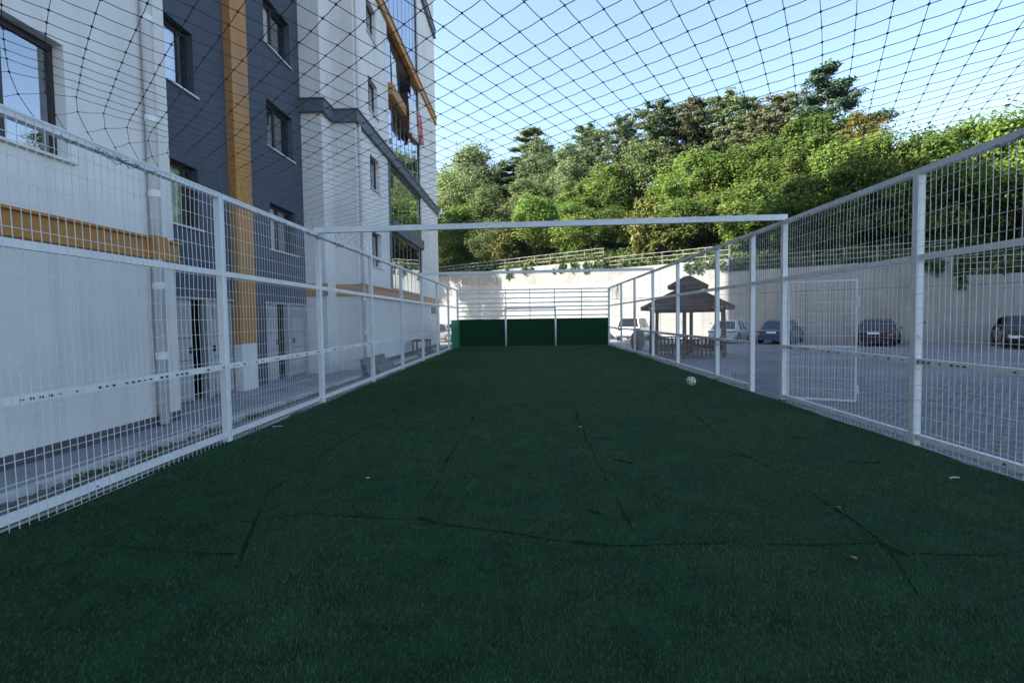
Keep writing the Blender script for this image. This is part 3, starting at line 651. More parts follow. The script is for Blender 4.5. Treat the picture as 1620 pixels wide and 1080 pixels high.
# --- down pipes
def downpipe(x, y, z0, z1, r, collars, shoe=True):
    p = MB().tube([(x+r+.03, y, z0+.02), (x+r+.03, y, z1)], r, 14); pp = bb(p, 'downpipe', M['pipe'], smooth=True)
    for z in collars:
        q = MB().lathe([(r+.001, -.06), (r+.012, -.055), (r+.012, .05), (r+.001, .06)], (x+r+.03, y, z), 14); q.v = [(a[0]-bo.x, a[1]-bo.y, a[2]-bo.z) for a in q.v]; q.build('collar', M['pipe'], pp)
downpipe(XA, 7.38*K, -.05, BH, .085, [c*K for c in (.97, 2.0, 3.33, 4.4, 5.8, 8.2)])
downpipe(XC, 15.7*K, 0, BH, .05, [c*K for c in (1.1, 2.1, 4.4, 7.2, 9.6)])
bb(MB().box(XC+.001, XC+.05, 27.1*K, 28.2*K, 1.76*K, 2.12*K), 'vent_grille', M['trim'])
# --- service doors in the dark part
def leaf(y0, y1, z0, z1, x, parent, louv=((.82, .97), (.03, .2)), handle=None, m='door'):
    b = MB().box(x-.05, x, y0, y1, z0, z1); e = bb(b, 'door_leaf', M[m])
    H = z1-z0
    for (a, c) in louv:
        n = int((c-a)*H/.06)
        for i in range(n):
            z = z0+a*H+i*.06; s = MB(); s.poly([(x+.002, y0+.09, z+.05), (x+.03, y0+.09, z), (x+.03, y1-.09, z), (x+.002, y1-.09, z+.05)]); s.poly([(x+.03, y0+.09, z), (x+.03, y0+.09, z-.008), (x+.03, y1-.09, z-.008), (x+.03, y1-.09, z)])
            s.v = [(p[0]-bo.x, p[1]-bo.y, p[2]-bo.z) for p in s.v]; s.build('louvre', M['door'], e)
    for z in (.4, .62):
        s = MB().box(x+.001, x+.008, y0+.07, y1-.07, z0+z*H, z0+z*H+.012); s.v = [(p[0]-bo.x, p[1]-bo.y, p[2]-bo.z) for p in s.v]; s.build('panel_groove', M['trim'], e)
    if handle:
        s = MB().box(x+.001, x+.05, handle-.03, handle+.03, z0+.47*H, z0+.53*H); s.v = [(p[0]-bo.x, p[1]-bo.y, p[2]-bo.z) for p in s.v]; s.build('handle', M['trim'], e)
xd = XD-.06
for (a, c, e, f), lay in ((dD[0], ((0, .32, 1), (.58, .97, 1))), (dD[1], ((.02, .3, 1), (.62, .98, 1)))):
    Wd = c-a
    bb(MB().box(XD-.16, XD+.02, a, a+.05, e, f).box(XD-.16, XD+.02, c-.05, c, e, f).box(XD-.16, XD+.02, a+.051, c-.051, f-.05, f).box(XD-.14, XD+.01, a+.5*Wd, a+.56*Wd, e, f-.051), 'door_frame', M['door'])
    bb(MB().quad((XD-.65, a, e), (XD-.65, c, e), (XD-.65, c, f), (XD-.65, a, f)), 'doorway_dark_sheet', M['room'])  # flat near-black sheet painting the shade inside the open doorway
    for k_, (p, q, _) in enumerate(lay): leaf(a+p*Wd+.055, a+q*Wd-.0, e+.03, f-.06, xd, bld, handle=(a+q*Wd-.09 if k_ == 0 else a+p*Wd+.14))

# laundry on the open balcony
def cloth(name, y0, y1, z0, z1, x, m, label):
    b = MB(); n = 14
    for i in range(n+1):
        for j in range(6):
            z = z1-(z1-z0)*j/5; b.v.append((x+.05*math.sin(i*1.3+j*.5)*(.3+j/5)+.02*j/5, y0+(y1-y0)*i/n+.03*math.sin(i+j), z-.05*math.sin(i*.9)*(j/5)))
    for i in range(n):
        for j in range(5): a = i*6+j; b.f.append((a, a+1, a+7, a+6))
    o = b.build(name, M[m], smooth=True, label=label, cat='laundry', group='laundry on the balcony')
    so_ = o.modifiers.new('s', 'SOLIDIFY'); so_.thickness = .01
cloth('bed_sheet', 21.6*K, 23.2*K, 9.35*K, 10.9*K, XC+.3, 'cloth_white', 'white sheet hung over the orange balcony edge')
cloth('patterned_cloth', 23.3*K, 24.4*K, 9.6*K, 10.9*K, XC+.31, 'cloth_red', 'red and white patterned cloth beside the white sheet on the balcony')
cloth('hanging_shirt', 20.3*K, 21.1*K, 10.6*K, 11.9*K, XC-.12, 'cloth_white', 'pale shirt drying inside the open balcony')
cloth('dark_trousers', 21.3*K, 21.9*K, 10.5*K, 11.7*K, XC-.2, 'cloth_dark', 'dark trousers drying inside the open balcony')

# ================================================================== THE CAGE
def wire_panel(axis, c, a0, a1, z0, z1, parent, rz=.002, off=0.0, sv=.085, sh=.19):
    """welded mesh in the plane axis=c ('x' plane: runs along y)"""
    b = MB()
    def P(a, z, d): return (c+d, a, z) if axis == 'x' else (a, c+d, z)
    rz = .0035 if a1 < 9 else (.0027 if a1 < 15 else .0019)
    n = int((a1-a0)/sv); bow = random.uniform(-.012, .012); s_ = 1 if off >= 0 else -1
    for i in range(n+1):
        a = a0+(a1-a0)*i/n; w1 = random.uniform(-.006, .006); w2 = random.uniform(-.006, .006)
        pts = [P(a, z0, 0), P(a+w1, z0+(z1-z0)*.2, bow*.6), P(a, z0+(z1-z0)*.33, 0), P(a+w2, z0+(z1-z0)*.5, bow), P(a, z0+(z1-z0)*.68, 0), P(a+w1, z0+(z1-z0)*.85, bow), P(a, z1, 0)]
        b.tube(pts, rz, 4, False)
    m_ = int((z1-z0)/sh)
    for j in range(m_+1):
        z = z0+(z1-z0)*j/m_+random.uniform(-.012, .012); d = .004*s_
        b.tube([P(a0, z, d), P(a0+(a1-a0)*.33, z+random.uniform(-.006, .006), d), P(a0+(a1-a0)*.66, z+random.uniform(-.008, .008), d), P(a1, z, d)], rz, 4, False)
    return b.build('wire_mesh', M['wire'], parent, kind='stuff')
def fence(name, x, ys, label, inner, gap=None):
    e = empty(name, (x, ys[0], 0), 0, label, 'fence'); off = Vector(e.location)
    def lb(mb, nm, m, **kw):
        mb.v = [(p[0]-off.x, p[1]-off.y, p[2]-off.z) for p in mb.v]; return mb.build(nm, m, e, **kw)
    for i, y in enumerate(ys):
        p = lb(MB().box(x-.05, x+.05, y-.05, y+.05, -.02, TOP-.075), 'post', M['white_paint'])
        bv = p.modifiers.new('b', 'BEVEL'); bv.width = .006
        rb = MB().box(x-.052, x+.052, y-.052, y+.052, -.02, .02+random.uniform(0, .03)); rb.v = [(q[0]-off.x, q[1]-off.y, q[2]) for q in rb.v]; rb.build('rust_stain', M['rust'], p) if random.random() < .35 else None
    for i in range(len(ys)-1):
        a, c = ys[i]+.05, ys[i+1]-.05
        lb(MB().box(x-.045, x+.045, a-.05, c+.05, TOP-.074, TOP), 'rail', M['white_paint'])
        zs = (2.41, 1.08, .1)
        for z in zs:
            if gap == i and z != 2.41: continue
            lb(MB().box(x-.03, x+.03, a+.001, c-.001, z-.037, z+.037), 'rail', M['white_paint'])
        g = gap == i; z0 = 2.42 if g else .0
        w_ = wire_panel('x', x+inner*.056, a-.045, c+.045, z0+.0, TOP-.02, None, off=inner)
        w_.parent = e; w_.location = -off
        # rusty welds on the rails
        if not g:
            b = MB(); n = int((c-a)/.085)
            for q in range(n+1):
                y = a-.045+(c-a+.09)*q/n
                for z in (1.08, .1, 2.41):
                    if random.random() < {1.08: .5, .1: .02, 2.41: .0}[z]:
                        s = random.uniform(.003, .007)*(1.3 if z == 1.08 else 1); b.box(x+inner*.0302, x+inner*.055, y-s, y+s, z-s*1.6, z+s*1.2)
            q_ = lb(b, 'weld_spots', M['rust'], kind='stuff')
    return e
ysL = [-6.9, -3.4, .15, 3.68, 7.21, 10.64, 14.21, 17.64, 21.15, 24.63, 28.16, YE]
ysR = [-7.2, -3.7, -.2, 3.3, 6.80, 10.25, 11.67, 13.80, 17.37, 20.78, 24.31, 27.72, YE]
fence('mesh_fence', XL, ysL, 'white welded mesh fence on the left between pitch and building', 1)
fence('mesh_fence', XR, ysR, 'white welded mesh fence on the right between pitch and car park', -1, gap=5)
# gate leaf standing open outwards
g = empty('mesh_gate', (XR+.06, 10.21, 0), R(-28), 'narrow white mesh gate leaf standing open beside the fence gap', 'gate')
gl, gz0, gz1 = 1.14, .06, 2.34
MB().box(0, .035, -.015, .015, gz0, gz1).box(gl-.035, gl, -.015, .015, gz0, gz1).box(.036, gl-.036, -.014, .014, gz0, gz0+.032).box(.036, gl-.036, -.014, .014, gz1-.032, gz1).box(.036, gl-.036, -.014, .014, 1.07, 1.1).build('gate_frame', M['white_paint'], g)
wp_ = wire_panel('y', -.024, .01, gl-.01, gz0+.01, gz1-.01, g, off=-1)
for z in (.4, 2.0): MB().tube([(-.02, 0, z-.06), (-.02, 0, z+.06)], .018, 8).build('hinge', M['white_paint'], g)
MB().box(gl-.001, gl+.03, -.03, .03, 1.85, 2.02).box(gl-.001, gl+.025, -.03, .03, .22, .36).build('latch', M['white_paint'], g)

# end wall: turf-covered boards below, rails above
ew = empty('end_barrier', (0, YE, 0), 0, 'green turf-covered board barrier with white rails above it at the far end', 'barrier')
n = 6
for i in range(n):
    a = XL+.1+(XR-XL-.15)*i/n; c = XL+.1+(XR-XL-.15)*(i+1)/n
    MB().box(a-.01, c+.01, .0+.003*(i % 2), .05, .0, 1.68+random.uniform(-.006, .006)).build('board', M['board'], ew)
MB().box(XL+.06, XL+.1, -3.2, .05, 0, 1.66).build('side_board', M['board_side'], ew)
for x in (XL+.03, -2.95, -1.35, .16, 1.7, 3.36, XR-.03): MB().box(x-.03, x+.03, .052, .112, 0, TOP-.05).build('post', M['white_paint'], ew)
for z in (1.87, 2.185, 2.42, 2.675, 2.968, 3.281, 3.49): MB().box(XL+.06, XR-.06, .113, .15, z-.042, z+.042).build('rail', M['white_paint'], ew)
gp = empty('football_goal', (.18, YE-.6, 0), 0, 'small white goal frame in front of the green boards', 'goal')
MB().tube([(-1.52, 0, 0), (-1.52, 0, 2.36)], .06, 12).build('goal_post', M['white_paint'], gp, smooth=True)
MB().tube([(1.52, 0, 0), (1.52, 0, 2.36)], .06, 12).build('goal_post', M['white_paint'], gp, smooth=True)
MB().tube([(-1.52, 0, 2.31), (1.52, 0, 2.31)], .05, 12).build('crossbar', M['white_paint'], gp, smooth=True)
for s in (-1, 1): MB().tube([(s*1.52, .02, 2.31), (s*1.52, .55, 1.9)], .025, 8).build('stay', M['white_paint'], gp)
# roof beams across the cage
for (ya, yb, lab) in ((10.64, 10.25, 'nearer white steel beam spanning the cage under the net'), (21.15, 20.78, 'farther white steel beam spanning the cage under the net')):
    MB().bar((XL-.06, ya, TOP+.057), (XR+.04, yb, TOP+.057), .1, .11).build('roof_beam', M['white_paint'], label=lab, cat='beam', group='roof beams')

# net roof: diamond mesh laid over the beams, dropping to the rails at the sides
NW = XR-XL; DROP = .3; RAD = .2
def net_pt(u, v):
    """u: distance across measured along the net from the left rail, v: along the pitch"""
    tot = NW-.04+2*DROP-.858*RAD
    sag = 0
    def prof(s):
        if s < DROP-RAD: return (0, TOP+.0+s)
        a = (s-(DROP-RAD))/(RAD*1.571)
        if a < 1: return (RAD*(1-math.cos(a*1.571)), TOP+DROP-RAD+RAD*math.sin(a*1.571))
        return (RAD+(s-(DROP-RAD)-RAD*1.571), TOP+DROP)
    half = tot/2
    x, z = prof(u) if u < half else prof(tot-u)
    x = XL+.02+x if u < half else XR-.02-x
    bb_ = [ -7, 1.5, 10.45, 20.97, YE]
    for i in range(4):
        if bb_[i] <= v <= bb_[i+1]:
            f = (v-bb_[i])/(bb_[i+1]-bb_[i]); sag = 4*f*(1-f)
    e = min(1, min(abs(x-XL), abs(x-XR))/1.2)
    z -= e*(.07*sag + .1*(1-sag)) - .012*mnoise.noise((x*.5, v*.4, 3))
    if v > YE-.6: z -= (v-(YE-.6))/.6*.22
    return (x+.015*mnoise.noise((x*.6, v*.6, 7)), v+.02*mnoise.noise((x*.5, v*.5, 17))+.005*mnoise.noise((x*9, v*9, 1)), z+.003*mnoise.noise((x*7, v*7, 2)))
TOT = NW-.04+2*DROP-.858*RAD
e1 = Vector((.115, .20)); e2 = Vector((-.15, .148)); nb = MB(); node = {}
def knot(i, j):
    if (i, j) not in node:
        p = e1*i+e2*j+Vector((0, .4)); node[(i, j)] = (p.x, p.y)
    return node[(i, j)]
det = e1.x*e2.y-e1.y*e2.x
for i in range(-60, 230):
    for j in range(-60, 230):
        u_, v_ = knot(i, j)
        if not (0 <= u_ <= TOT and .2 <= v_ <= YE): continue
        for (di, dj) in ((1, 0), (0, 1)):
            uu, vv = knot(i+di, j+dj)
            if uu < 0 or uu > TOT or vv > YE:
                f = 1
                if uu < 0: f = min(f, u_/(u_-uu))
                if uu > TOT: f = min(f, (TOT-u_)/(uu-u_))
                if vv > YE: f = min(f, (YE-v_)/(vv-v_))
                if f < .05: continue
                uu, vv = u_+(uu-u_)*f, v_+(vv-v_)*f
            a, c = net_pt(u_, v_), net_pt(uu, vv); r_ = .0028 if v_ < 7 else .0021
            nb.tube([a, tuple((a[q]+c[q])/2-(.005 if q == 2 else 0) for q in range(3)), c], r_, 4, False)
        if v_ < 7:
            a = net_pt(u_, v_); nb.box(a[0]-.006, a[0]+.006, a[1]-.007, a[1]+.007, a[2]-.006, a[2]+.005)
# slack loops bunched below the rails
for side, x0 in ((1, XL+.06), (-1, XR-.06)):
    for q in range(64 if side == 1 else 40):
        y = random.choice((random.uniform(4.5, 5.6) if q % 3 == 0 else random.uniform(11, 30), random.uniform(8, 14), random.uniform(10, 30))); L = random.uniform(.1, .35); dz = random.uniform(.02, .1)*(1.4 if y < 6 else 1)
        x = x0+side*random.uniform(0, .03); w_ = random.uniform(.5, 2.5); nb.tube([(x+side*.02*math.sin(k_*w_), y+L*k_/10+.03*math.sin(k_*w_*1.3), TOP-.07-dz*math.sin(math.pi*k_/10)) for k_ in range(11)], .0032, 4, False)
for q in range(26):    # torn tangle in the far right corner
    y = random.uniform(28, 31.5); nb.tube([(XR-.06, y, TOP-.05), (XR-.08, y+random.uniform(-.3, .3), TOP-random.uniform(.2, .9)), (XR-.07, y+random.uniform(-.8, .8), TOP-.08)], .004, 4, False)
nb.build('roof_net', M['net'], label='dark diamond mesh net stretched over the whole cage', cat='net')

# ball
ba = empty('football', (3.94, 12.48, .125), 0, 'worn cream football lying on the turf near the right fence', 'ball')
bpy_me = MB().lathe([(.0, -.115)]+[(.115*math.cos(a), .115*math.sin(a)) for a in np.linspace(-1.5, 1.5, 14)]+[(0, .115)], n=24).build('ball_skin', M['ball'], ba, smooth=True)
for (az, el) in ((-2.5, .1), (-1.2, .5), (-1.3, -.35), (.4, .2), (-2.0, .9)):
    d = Vector((math.cos(el)*math.cos(az), math.cos(el)*math.sin(az), math.sin(el))); t_ = d.orthogonal().normalized(); s_ = d.cross(t_)
    MB().poly([d*.1165+(t_*math.cos(a)+s_*math.sin(a))*.024-d*.0025 for a in np.arange(0, 6.2, 1.2566)]).build('ball_mark', M['ball_mark'], ba)

# ================================================================== PAVILION
PX, PY, PZ = 7.25, 23.4, YZ
gz = empty('garden_pavilion', (PX, PY, PZ), R(8), 'brown hexagonal two-tier garden pavilion with railings beside the fence', 'pavilion')
PR, ER = 1.75, 2.22
hexp = lambda r, i, z, ph=0: Vector((r*math.cos(R(60*i+ph)), r*math.sin(R(60*i+ph)), z))
for i in range(6):
    MB().bar(hexp(PR, i, 0), hexp(PR*.97, i, 2.12), .12, .12).build('post', M['wood'], gz)
    a, c = hexp(PR, i, 0), hexp(PR, i+1, 0)
    MB().bar(a.lerp(c, 0)+Vector((0, 0, 2.0)), c+Vector((0, 0, 2.0)), .06, .12).build('beam', M['wood'], gz)
    if i != 5:
        for z in (.32, .78): MB().bar(a+Vector((0, 0, z)), c+Vector((0, 0, z)), .05, .06).build('rail', M['wood'], gz)
        for k_ in range(1, 9):
            p = a.lerp(c, k_/9); MB().bar(p+Vector((0, 0, .1)), p+Vector((0, 0, .78)), .07, .025, upv=(c-a).normalized().cross(Vector((0, 0, 1)))).build('slat', M['wood'], gz)
        ai, ci = a*.78, c*.78; MB().poly([a*.97+Vector((0, 0, .43)), c*.97+Vector((0, 0, .43)), ci*.97+Vector((0, 0, .43)), ai*.97+Vector((0, 0, .43))]).poly([ai*.97+Vector((0, 0, .43)), ci*.97+Vector((0, 0, .43)), ci*.97+Vector((0, 0, .36)), ai*.97+Vector((0, 0, .36))]).build('bench', M['wood'], gz)
def roof_tier(r0, z0, r1, z1, seg, name):
    for i in range(6):
        a, c, d, e_ = hexp(r0, i, z0), hexp(r0, i+1, z0), hexp(r1, i+1, z1), hexp(r1, i, z1); b = MB()
        nrm = (c-a).cross(e_-a).normalized()
        for k_ in range(seg*2):   # ribbed sheet
            f0, f1 = k_/(seg*2), (k_+1)/(seg*2); h0, h1 = (.0 if k_ % 2 == 0 else .075), (.075 if k_ % 2 == 0 else .0)
            b.quad(a.lerp(c, f0)+nrm*h0, a.lerp(c, f1)+nrm*h1, e_.lerp(d, f1)+nrm*h1*.6, e_.lerp(d, f0)+nrm*h0*.6)
        b.quad(a, c, c-Vector((0, 0, .09)), a-Vector((0, 0, .09)))
        b.build(name, M['brown'], gz)
roof_tier(ER, 2.13, .6, 2.92, 9, 'roof_panel'); roof_tier(.96, 3.08, .12, 3.54, 4, 'cap_panel')
for i in range(6): MB().bar(hexp(.58, i, 2.8), hexp(.58, i, 3.2), .09, .09).build('lantern_post', M['wood'], gz)
MB().lathe([(.0, 3.6), (.1, 3.57), (.1, 3.53)], n=8).build('finial', M['brown'], gz)
tb = MB().box(-.5, .5, -.4, .4, .68, .72).box(-.05, .05, -.05, .05, 0, .68); tb.build('table', M['wood'], gz)

# boulder beside the pavilion
rk = MB(); n1, n2 = 20, 14
for j in range(n2+1):
    th = math.pi*j/n2
    for i in range(n1):
        a = 2*math.pi*i/n1; v = Vector((math.sin(th)*math.cos(a), math.sin(th)*math.sin(a), math.cos(th))); r_ = 1+.12*mnoise.noise(v*2)
        rk.v.append((v.x*.38*r_, v.y*.38*r_, .55+v.z*.62*r_))
for j in range(n2):
    for i in range(n1): a = j*n1+i; b_ = j*n1+(i+1) % n1; rk.f.append((a, b_, b_+n1, a+n1))
o = rk.build('boulder', M['rock'], smooth=True, label='upright mottled grey-brown boulder at the foot of the right fence', cat='rock'); o.location = (5.98, 28.0, YZ-.05)

# ================================================================== CARS
def loft(rings, close_ends=True):
    b = MB(); n = len(rings[0])
    for r_ in rings: b.v += [tuple(p) for p in r_]
    for k_ in range(len(rings)-1):
        for j in range(n-1): a = k_*n+j; b.f.append((a, a+1, a+1+n, a+n))
    if close_ends: b.f.append(tuple(range(n-1, -1, -1))); e_ = (len(rings)-1)*n; b.f.append(tuple(e_+j for j in range(n)))
    return b
def car(loc, rz, pm_, label, L=4.55, W=1.82, H=1.45, suv=False, hatch=False, tail='tail', head_out=False):
    e = empty('parked_car', loc, rz, label, 'car', 'cars parked along the retaining wall')
    hw = W/2; cl = .2 if suv else .15; bl = .98 if suv else .86      # clearance, belt
    y0, y1 = -L/2, L/2
    st = [(y0, .80, .42, bl-.12), (y0+.08, .93, .3, bl-.02), (y0+.45, .99, .2, bl+.03), (y0+1.0, 1, cl, bl+.02), (0, 1, cl, bl-.02), (y1-1.3, 1, cl, bl-.02), (y1-.7, .99, .2, bl-.08), (y1-.2, .93, .25, bl-.2), (y1-.02, .78, .35, bl-.32)]
    if suv or hatch: st[0] = (y0, .86, .4, bl+.0); st[1] = (y0+.06, .95, .3, bl+.04)
    rings = []
    for (y, wf, zb, zt) in st:
        w_ = hw*wf; half = [(.0, zb), (w_*.8, zb), (w_*.97, zb+.08), (w_, zb+(zt-zb)*.5), (w_*.985, zt-.12), (w_*.93, zt-.02), (w_*.7, zt+.015), (0, zt+.03)]
        ring = [(-x, y, z) for x, z in reversed(half[1:-1])]; ring = [(0, y, half[-1][1])]+ring+[(0, y, half[0][1])]+[(x, y, z) for x, z in half[1:-1]]+[(0, y, half[-1][1])]
        rings.append(ring)
    bd = loft(rings).build('body', pm_, e, smooth=True); sb = bd.modifiers.new('s', 'SUBSURF'); sb.levels = 1; sb.render_levels = 2
    # cabin: glass volume with painted roof and pillars
    if suv: cs = [(y0+.12, .88, bl-.03), (y0+.42, .70, H-.05), (y0+1.2, .69, H), (.55, .68, H-.02), (1.15, .80, bl-.0+.1), (1.45, .86, bl-.06)]
    elif hatch: cs = [(y0+.15, .86, bl-.03), (y0+.75, .67, H-.06), (y0+1.5, .66, H), (.35, .66, H-.02), (1.05, .80, bl+.12), (1.3, .86, bl-.06)]
    else: cs = [(y0+.55, .84, bl-.02), (y0+1.15, .68, H-.1), (y0+1.75, .65, H), (.25, .65, H-.02), (.95, .80, bl+.12), (1.2, .86, bl-.06)]
    def cab(y, wf, z, g=0): w_ = hw*wf+g; return w_, y, z+g
    base = bl-.05; G = MB(); pts = []
    for (y, wf, z) in cs: pts.append((hw*wf, y, z))
    rr = []
    for i, (w_, y, z) in enumerate(pts):
        lb_ = hw*.9; t_ = (z-base)/(H-base); rr.append([(-lb_, y if 0 < i < len(pts)-1 else y, base-.05), (-w_, y, z-.04), (-w_*.82, y, z), (w_*.82, y, z), (w_, y, z-.04), (lb_, y, base-.05)])
    loft(rr, False).build('windows', M['carglass'], e, smooth=False)
    rf = MB(); up_ = Vector((0, 0, .012))
    top = [r_ for r_ in rr[1:4]]
    for i in range(len(top)-1):
        for j in range(1, 4):
            a, b2, c2, d2 = (Vector(top[i][j])+up_, Vector(top[i][j+1])+up_, Vector(top[i+1][j+1])+up_, Vector(top[i+1][j])+up_); rf.quad(a, b2, c2, d2)
    rf.build('roof', pm_, e, smooth=True)
    pl = MB()
    for s in (1, -1):
        q = [Vector((s*abs(r_[4][0])*1.005, r_[4][1], r_[4][2]+.005)) for r_ in rr]
        pl.tube(q, [.05, .05, .035, .035, .04, .05], 6)
        yb = (cs[2][0]+cs[3][0])/2; wv = hw*.66; pl.bar((s*hw*.905, yb, base), (s*wv*1.0, yb, H-.03), .025, .09, upv=(s, 0, 0))
        w0 = rr[1][4]; pl.bar((s*hw*.905, cs[0][0]+.35 if not suv else cs[0][0]+.12, base), (s*w0[0], w0[1]+.08, w0[2]), .03, .22 if not suv else .12, upv=(s, 0, 0))
    pl.build('pillars', pm_, e)
    # wheels
    for yy in (y0+.85, y1-.88):
        for s in (1, -1):
            rw = .35 if suv else .315
            MB().lathe([(rw+.06, -.02), (rw+.06, .012), (0, .013)], (0, 0, 0), 20, 'x').build('wheel_arch', M['trim'], e).location = (s*hw*.985-(.0 if s > 0 else .0), yy, rw+.02)
            wh = MB().lathe([(rw*.62, -.1), (rw*.97, -.1), (rw, -.06), (rw, .06), (rw*.97, .1), (rw*.62, .1)], n=20, axis='x').build('wheel', M['rubber'], e, smooth=True); wh.location = (s*(hw-.085), yy, rw)
            MB().lathe([(0, s*.085), (rw*.3, s*.09), (rw*.64, s*.075)], n=10, axis='x').build('rim', M['rim'], wh)
    # lamps, plates, bumpers
    zl = bl-.2
    for s in (1, -1):
        if suv or hatch: tl = MB().box(s*hw*.66-.12, s*hw*.66+.12, y0-.01, y0+.14, zl, zl+.16).box(s*hw*.87-.05, s*hw*.87+.05, y0+.03, y0+.3, zl+.02, zl+.2)
        else: tl = MB().box(s*hw*.66-.17, s*hw*.66+.17, y0-.005, y0+.14, zl+.03, zl+.1).box(s*hw*.885-.04, s*hw*.885+.04, y0+.06, y0+.3, zl+.03, zl+.12)
        tl.build('tail_light', M['tail'], e)
        hl = MB().box(s*hw*.62-.18, s*hw*.62+.18, y1-.16, y1+.0, bl-.36, bl-.24).box(s*hw*.84-.06, s*hw*.84+.06, y1-.36, y1-.1, bl-.34, bl-.2); hl.build('headlight', M['lamp'], e)
        MB().box(s*(hw+.02)-.0 if s > 0 else s*(hw+.18), s*(hw+.18) if s > 0 else s*(hw+.02), cs[4][0]-.28, cs[4][0]-.14, bl-.01, bl+.13, taper=.02).build('mirror', pm_, e)
        MB().box(s*(hw*.995)-.012, s*(hw*.995)+.012, -.3, -.12, bl-.2, bl-.16).build('door_handle', pm_, e)
    MB().box(-.26, .26, y0-.012, y0+.04, zl-.02 if not suv else zl-.3, (zl+.09 if not suv else zl-.19)).build('number_plate', M['plate'], e)
    MB().box(-.26, .26, y1-.03, y1+.02, .42, .53).build('number_plate', M['plate'], e)
    MB().box(-hw*.8, hw*.8, y0-.02, y0+.3, .24, .38).build('rear_bumper', M['trim'] if suv else pm_, e)
    MB().box(-hw*.55, hw*.55, y1-.08, y1+.012, bl-.42, bl-.28).build('grille', M['trim'], e)
    MB().box(-hw*.55, hw*.55, y1-.06, y1+.018, bl-.31, bl-.29).build('chrome_strip', M['chrome'], e)
    MB().box(-hw*.5, hw*.5, y0-.016, y0+.02, zl+.11, zl+.135).build('chrome_strip', M['chrome'], e)
    return e
RZW = math.atan2(-.634, .773)       # nose towards the wall
def place(x, y, L): c_ = Vector((x, y, YZ))+WN*(L/2); return (c_.x, c_.y, YZ)
P_white, P_blue, P_wine, P_black, P_pearl, P_grey = paint('paint_silver_white', (.42, .45, .49)), paint('paint_blue', (.045, .075, .14)), paint('paint_dark_wine', (.02, .011, .016)), paint('paint_black', (.012, .012, .016)), paint('paint_white', (.75, .75, .73)), paint('paint_grey', (.2, .21, .22))
car(place(12.4, 33.5, 4.3), RZW+.05, P_white, 'silver-white saloon parked behind the pavilion, nose to the wall', 4.5, 1.82, 1.47)
car(place(14.8, 31.5, 4.6), RZW-.02, P_blue, 'blue saloon parked nose to the wall, seen through the gate gap')
car(place(18.7, 28.3, 4.6), RZW, P_wine, 'dark wine-red saloon parked nose to the wall right of the gate')
car(place(23.3, 24.6, 4.5), RZW+math.pi+.1, P_black, 'black car parked facing out at the right edge', 4.6, 1.88, 1.55, suv=False)
car(place(6.9, 38.3, 4.5), RZW+.25, P_pearl, 'white sport utility car in sunlight left of the pavilion', 4.6, 1.9, 1.7, suv=True)
car(place(3.6, 41.0, 4.5), RZW+.2, P_grey, 'grey car mostly hidden behind the green end boards', 4.4, 1.8, 1.5, hatch=True)
car((-7.2, 41.5, YZ), R(70), P_grey, 'grey saloon behind the left fence near the end boards', 4.4, 1.8, 1.48)

# ================================================================== SMALL THINGS
# stack of corrugated sheets leaning against the kerb by wing C
ss = empty('sheet_stack', (-4.95, 17.0, -.03), 0, 'stack of grey corrugated roofing sheets standing behind the left fence', 'roofing sheets')
for i in range(7):
    b = MB(); Ls = 2.6-.12*i; n = 34; x = -.28+i*.07; hz = .52+.05*(i % 3)-.04*i
    for k_ in range(n):
        ya, yb2 = -Ls/2+Ls*k_/n, -Ls/2+Ls*(k_+1)/n; da, db = .018*math.sin(k_*1.57), .018*math.sin((k_+1)*1.57)
        b.quad((x+da, ya, 0), (x+db, yb2, 0), (x+db-.1, yb2, hz), (x+da-.1, ya, hz))
    o = b.build('sheet', M['sheetmetal'], ss, smooth=False); md = o.modifiers.new('s', 'SOLIDIFY'); md.thickness = .006
    o.location.y = random.uniform(-.4, .4)
# rough table and clutter further along
tb = empty('wooden_table', (-5.3, 25.4, YZ), .1, 'rough wooden table behind the left fence near the building corner', 'table')
MB().box(-.4, .4, -.9, .9, .74, .79).build('table_top', M['wood'], tb)
for sx in (-.33, .33):
    for sy in (-.8, .8): MB().box(sx-.04, sx+.04, sy-.04, sy+.04, 0, .739).build('leg', M['wood'], tb)
for i, (x, y, s, lab) in enumerate([(-5.2, 24.3, .3, 'larger rough stone on the ground by the wooden table'), (-5.0, 26.4, .22, 'smaller rough stone on the ground by the wooden table'), (-5.5, 27.2, .35, 'rough stone beyond the wooden table behind the left fence')]):
    rk = MB()
    for j in range(7):
        th = math.pi*j/6
        for q in range(10):
            a = 2*math.pi*q/10; v = Vector((math.sin(th)*math.cos(a), math.sin(th)*math.sin(a), math.cos(th))); r_ = s*(1+.4*mnoise.noise(v*1.7+Vector((i*5, 0, 0)))); rk.v.append((v.x*r_, v.y*r_, v.z*r_*.7+s*.4))
    for j in range(6):
        for q in range(10): a = j*10+q; b_ = j*10+(q+1) % 10; rk.f.append((a, b_, b_+10, a+10))
    o = rk.build('rough_stone', M['rock'], label=lab, cat='stone', group='stones by the table'); o.location = (x, y, YZ)
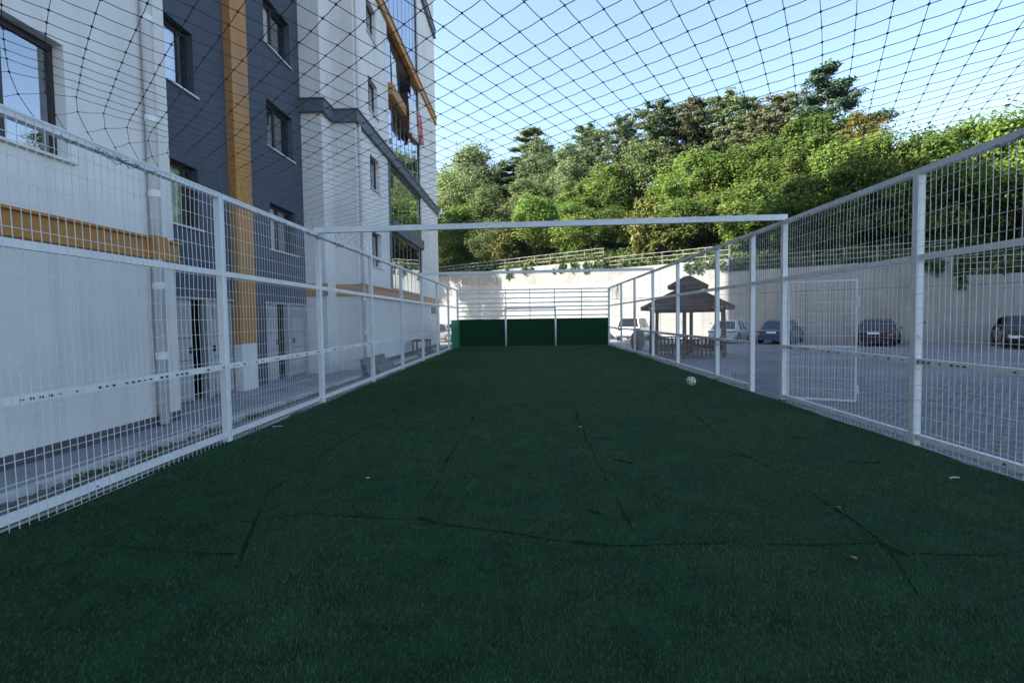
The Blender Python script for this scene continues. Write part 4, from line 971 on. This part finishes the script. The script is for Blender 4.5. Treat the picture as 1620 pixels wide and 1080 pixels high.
# debris on the turf
def dleaf(x, y, s, a, lab):
    b = MB(); n = 7
    for i in range(n+1):
        f = i/n; w_ = .3*s*math.sin(math.pi*min(1, f*1.02+.01))**.8; b.v += [(-w_, (f-.5)*s, .01*math.sin(f*4)), (0, (f-.5)*s, -.006+.008*math.sin(f*5)), (w_, (f-.5)*s, .012*math.cos(f*3))]
    for i in range(n):
        for k_ in (0, 1): q = i*3+k_; b.f.append((q, q+1, q+4, q+3))
    o = b.build('dry_leaf', M['dryleaf'], label=lab, cat='leaf', group='dry leaves on the turf'); o.location = (x, y, .033); o.rotation_euler = (.1, .15, a)
dleaf(2.21, 3.54, .085, .6, 'brown dry leaf on the turf below the crosswise seam'); dleaf(2.66, 4.47, .075, .9, 'brown dry leaf lying on the long right seam')
def stick(x, y, L, a, lab, r_=.006):
    o = MB().tube([(-L/2, 0, 0), (-L*.1, .006, .006), (L*.2, -.004, .004), (L/2, .004, 0)], [r_, r_*1.1, r_, r_*.5], 6).build('stick', M['stick'], label=lab, cat='stick', group='bits lying on the turf'); o.location = (x, y, .03); o.rotation_euler = (0, 0, a)
stick(4.31, 5.26, .12, .15, 'pale stick on the turf near the right fence', .008); stick(-4.05, 8.07, .16, .5, 'pale stick on the turf near the left fence')
stick(-1.73, 5.36, .045, .1, 'tiny pale scrap on the turf left of centre'); stick(.79, 7.84, .05, .2, 'tiny pale scrap near the middle seam')
# weeds along the paver strip
rng = np.random.RandomState(3)
for n, (x, y, s, lab) in enumerate([(-5.06, 5.75, .15, 'low green weed at the kerb, nearest of the weeds'), (-5.0, 6.6, .2, 'bushier green weed patch along the kerb left of the near post'), (-5.1, 8.0, .24, 'tall green weed at the kerb behind the near post'), (-5.05, 9.2, .14, 'small green weed beyond the near post'), (-5.0, 12.9, .26, 'green weed clump between the second and third posts'), (-4.8, 5.2, .07, 'tiny weed between the old pavers'), (-4.95, 11.8, .15, 'small weed clump before the second post gap')]):
    nn = 110; v = rng.randn(nn, 3)*np.array([s*.9, s*2.2, 0]); v[:, 2] = s*.6*rng.rand(nn)
    o = empty('weed', (0, 0, 0), 0, lab, 'weed', 'weeds along the left kerb'); obj('foliage', fast_mesh('foliage', leaf_quads(v*.5+np.array([0, 0, .01]), rng.randn(nn, 3)+np.array([0, 0, .6]), .05, rng, .4), 4, M['weed']), o, kind='stuff'); o.location = (x, y, -.04)
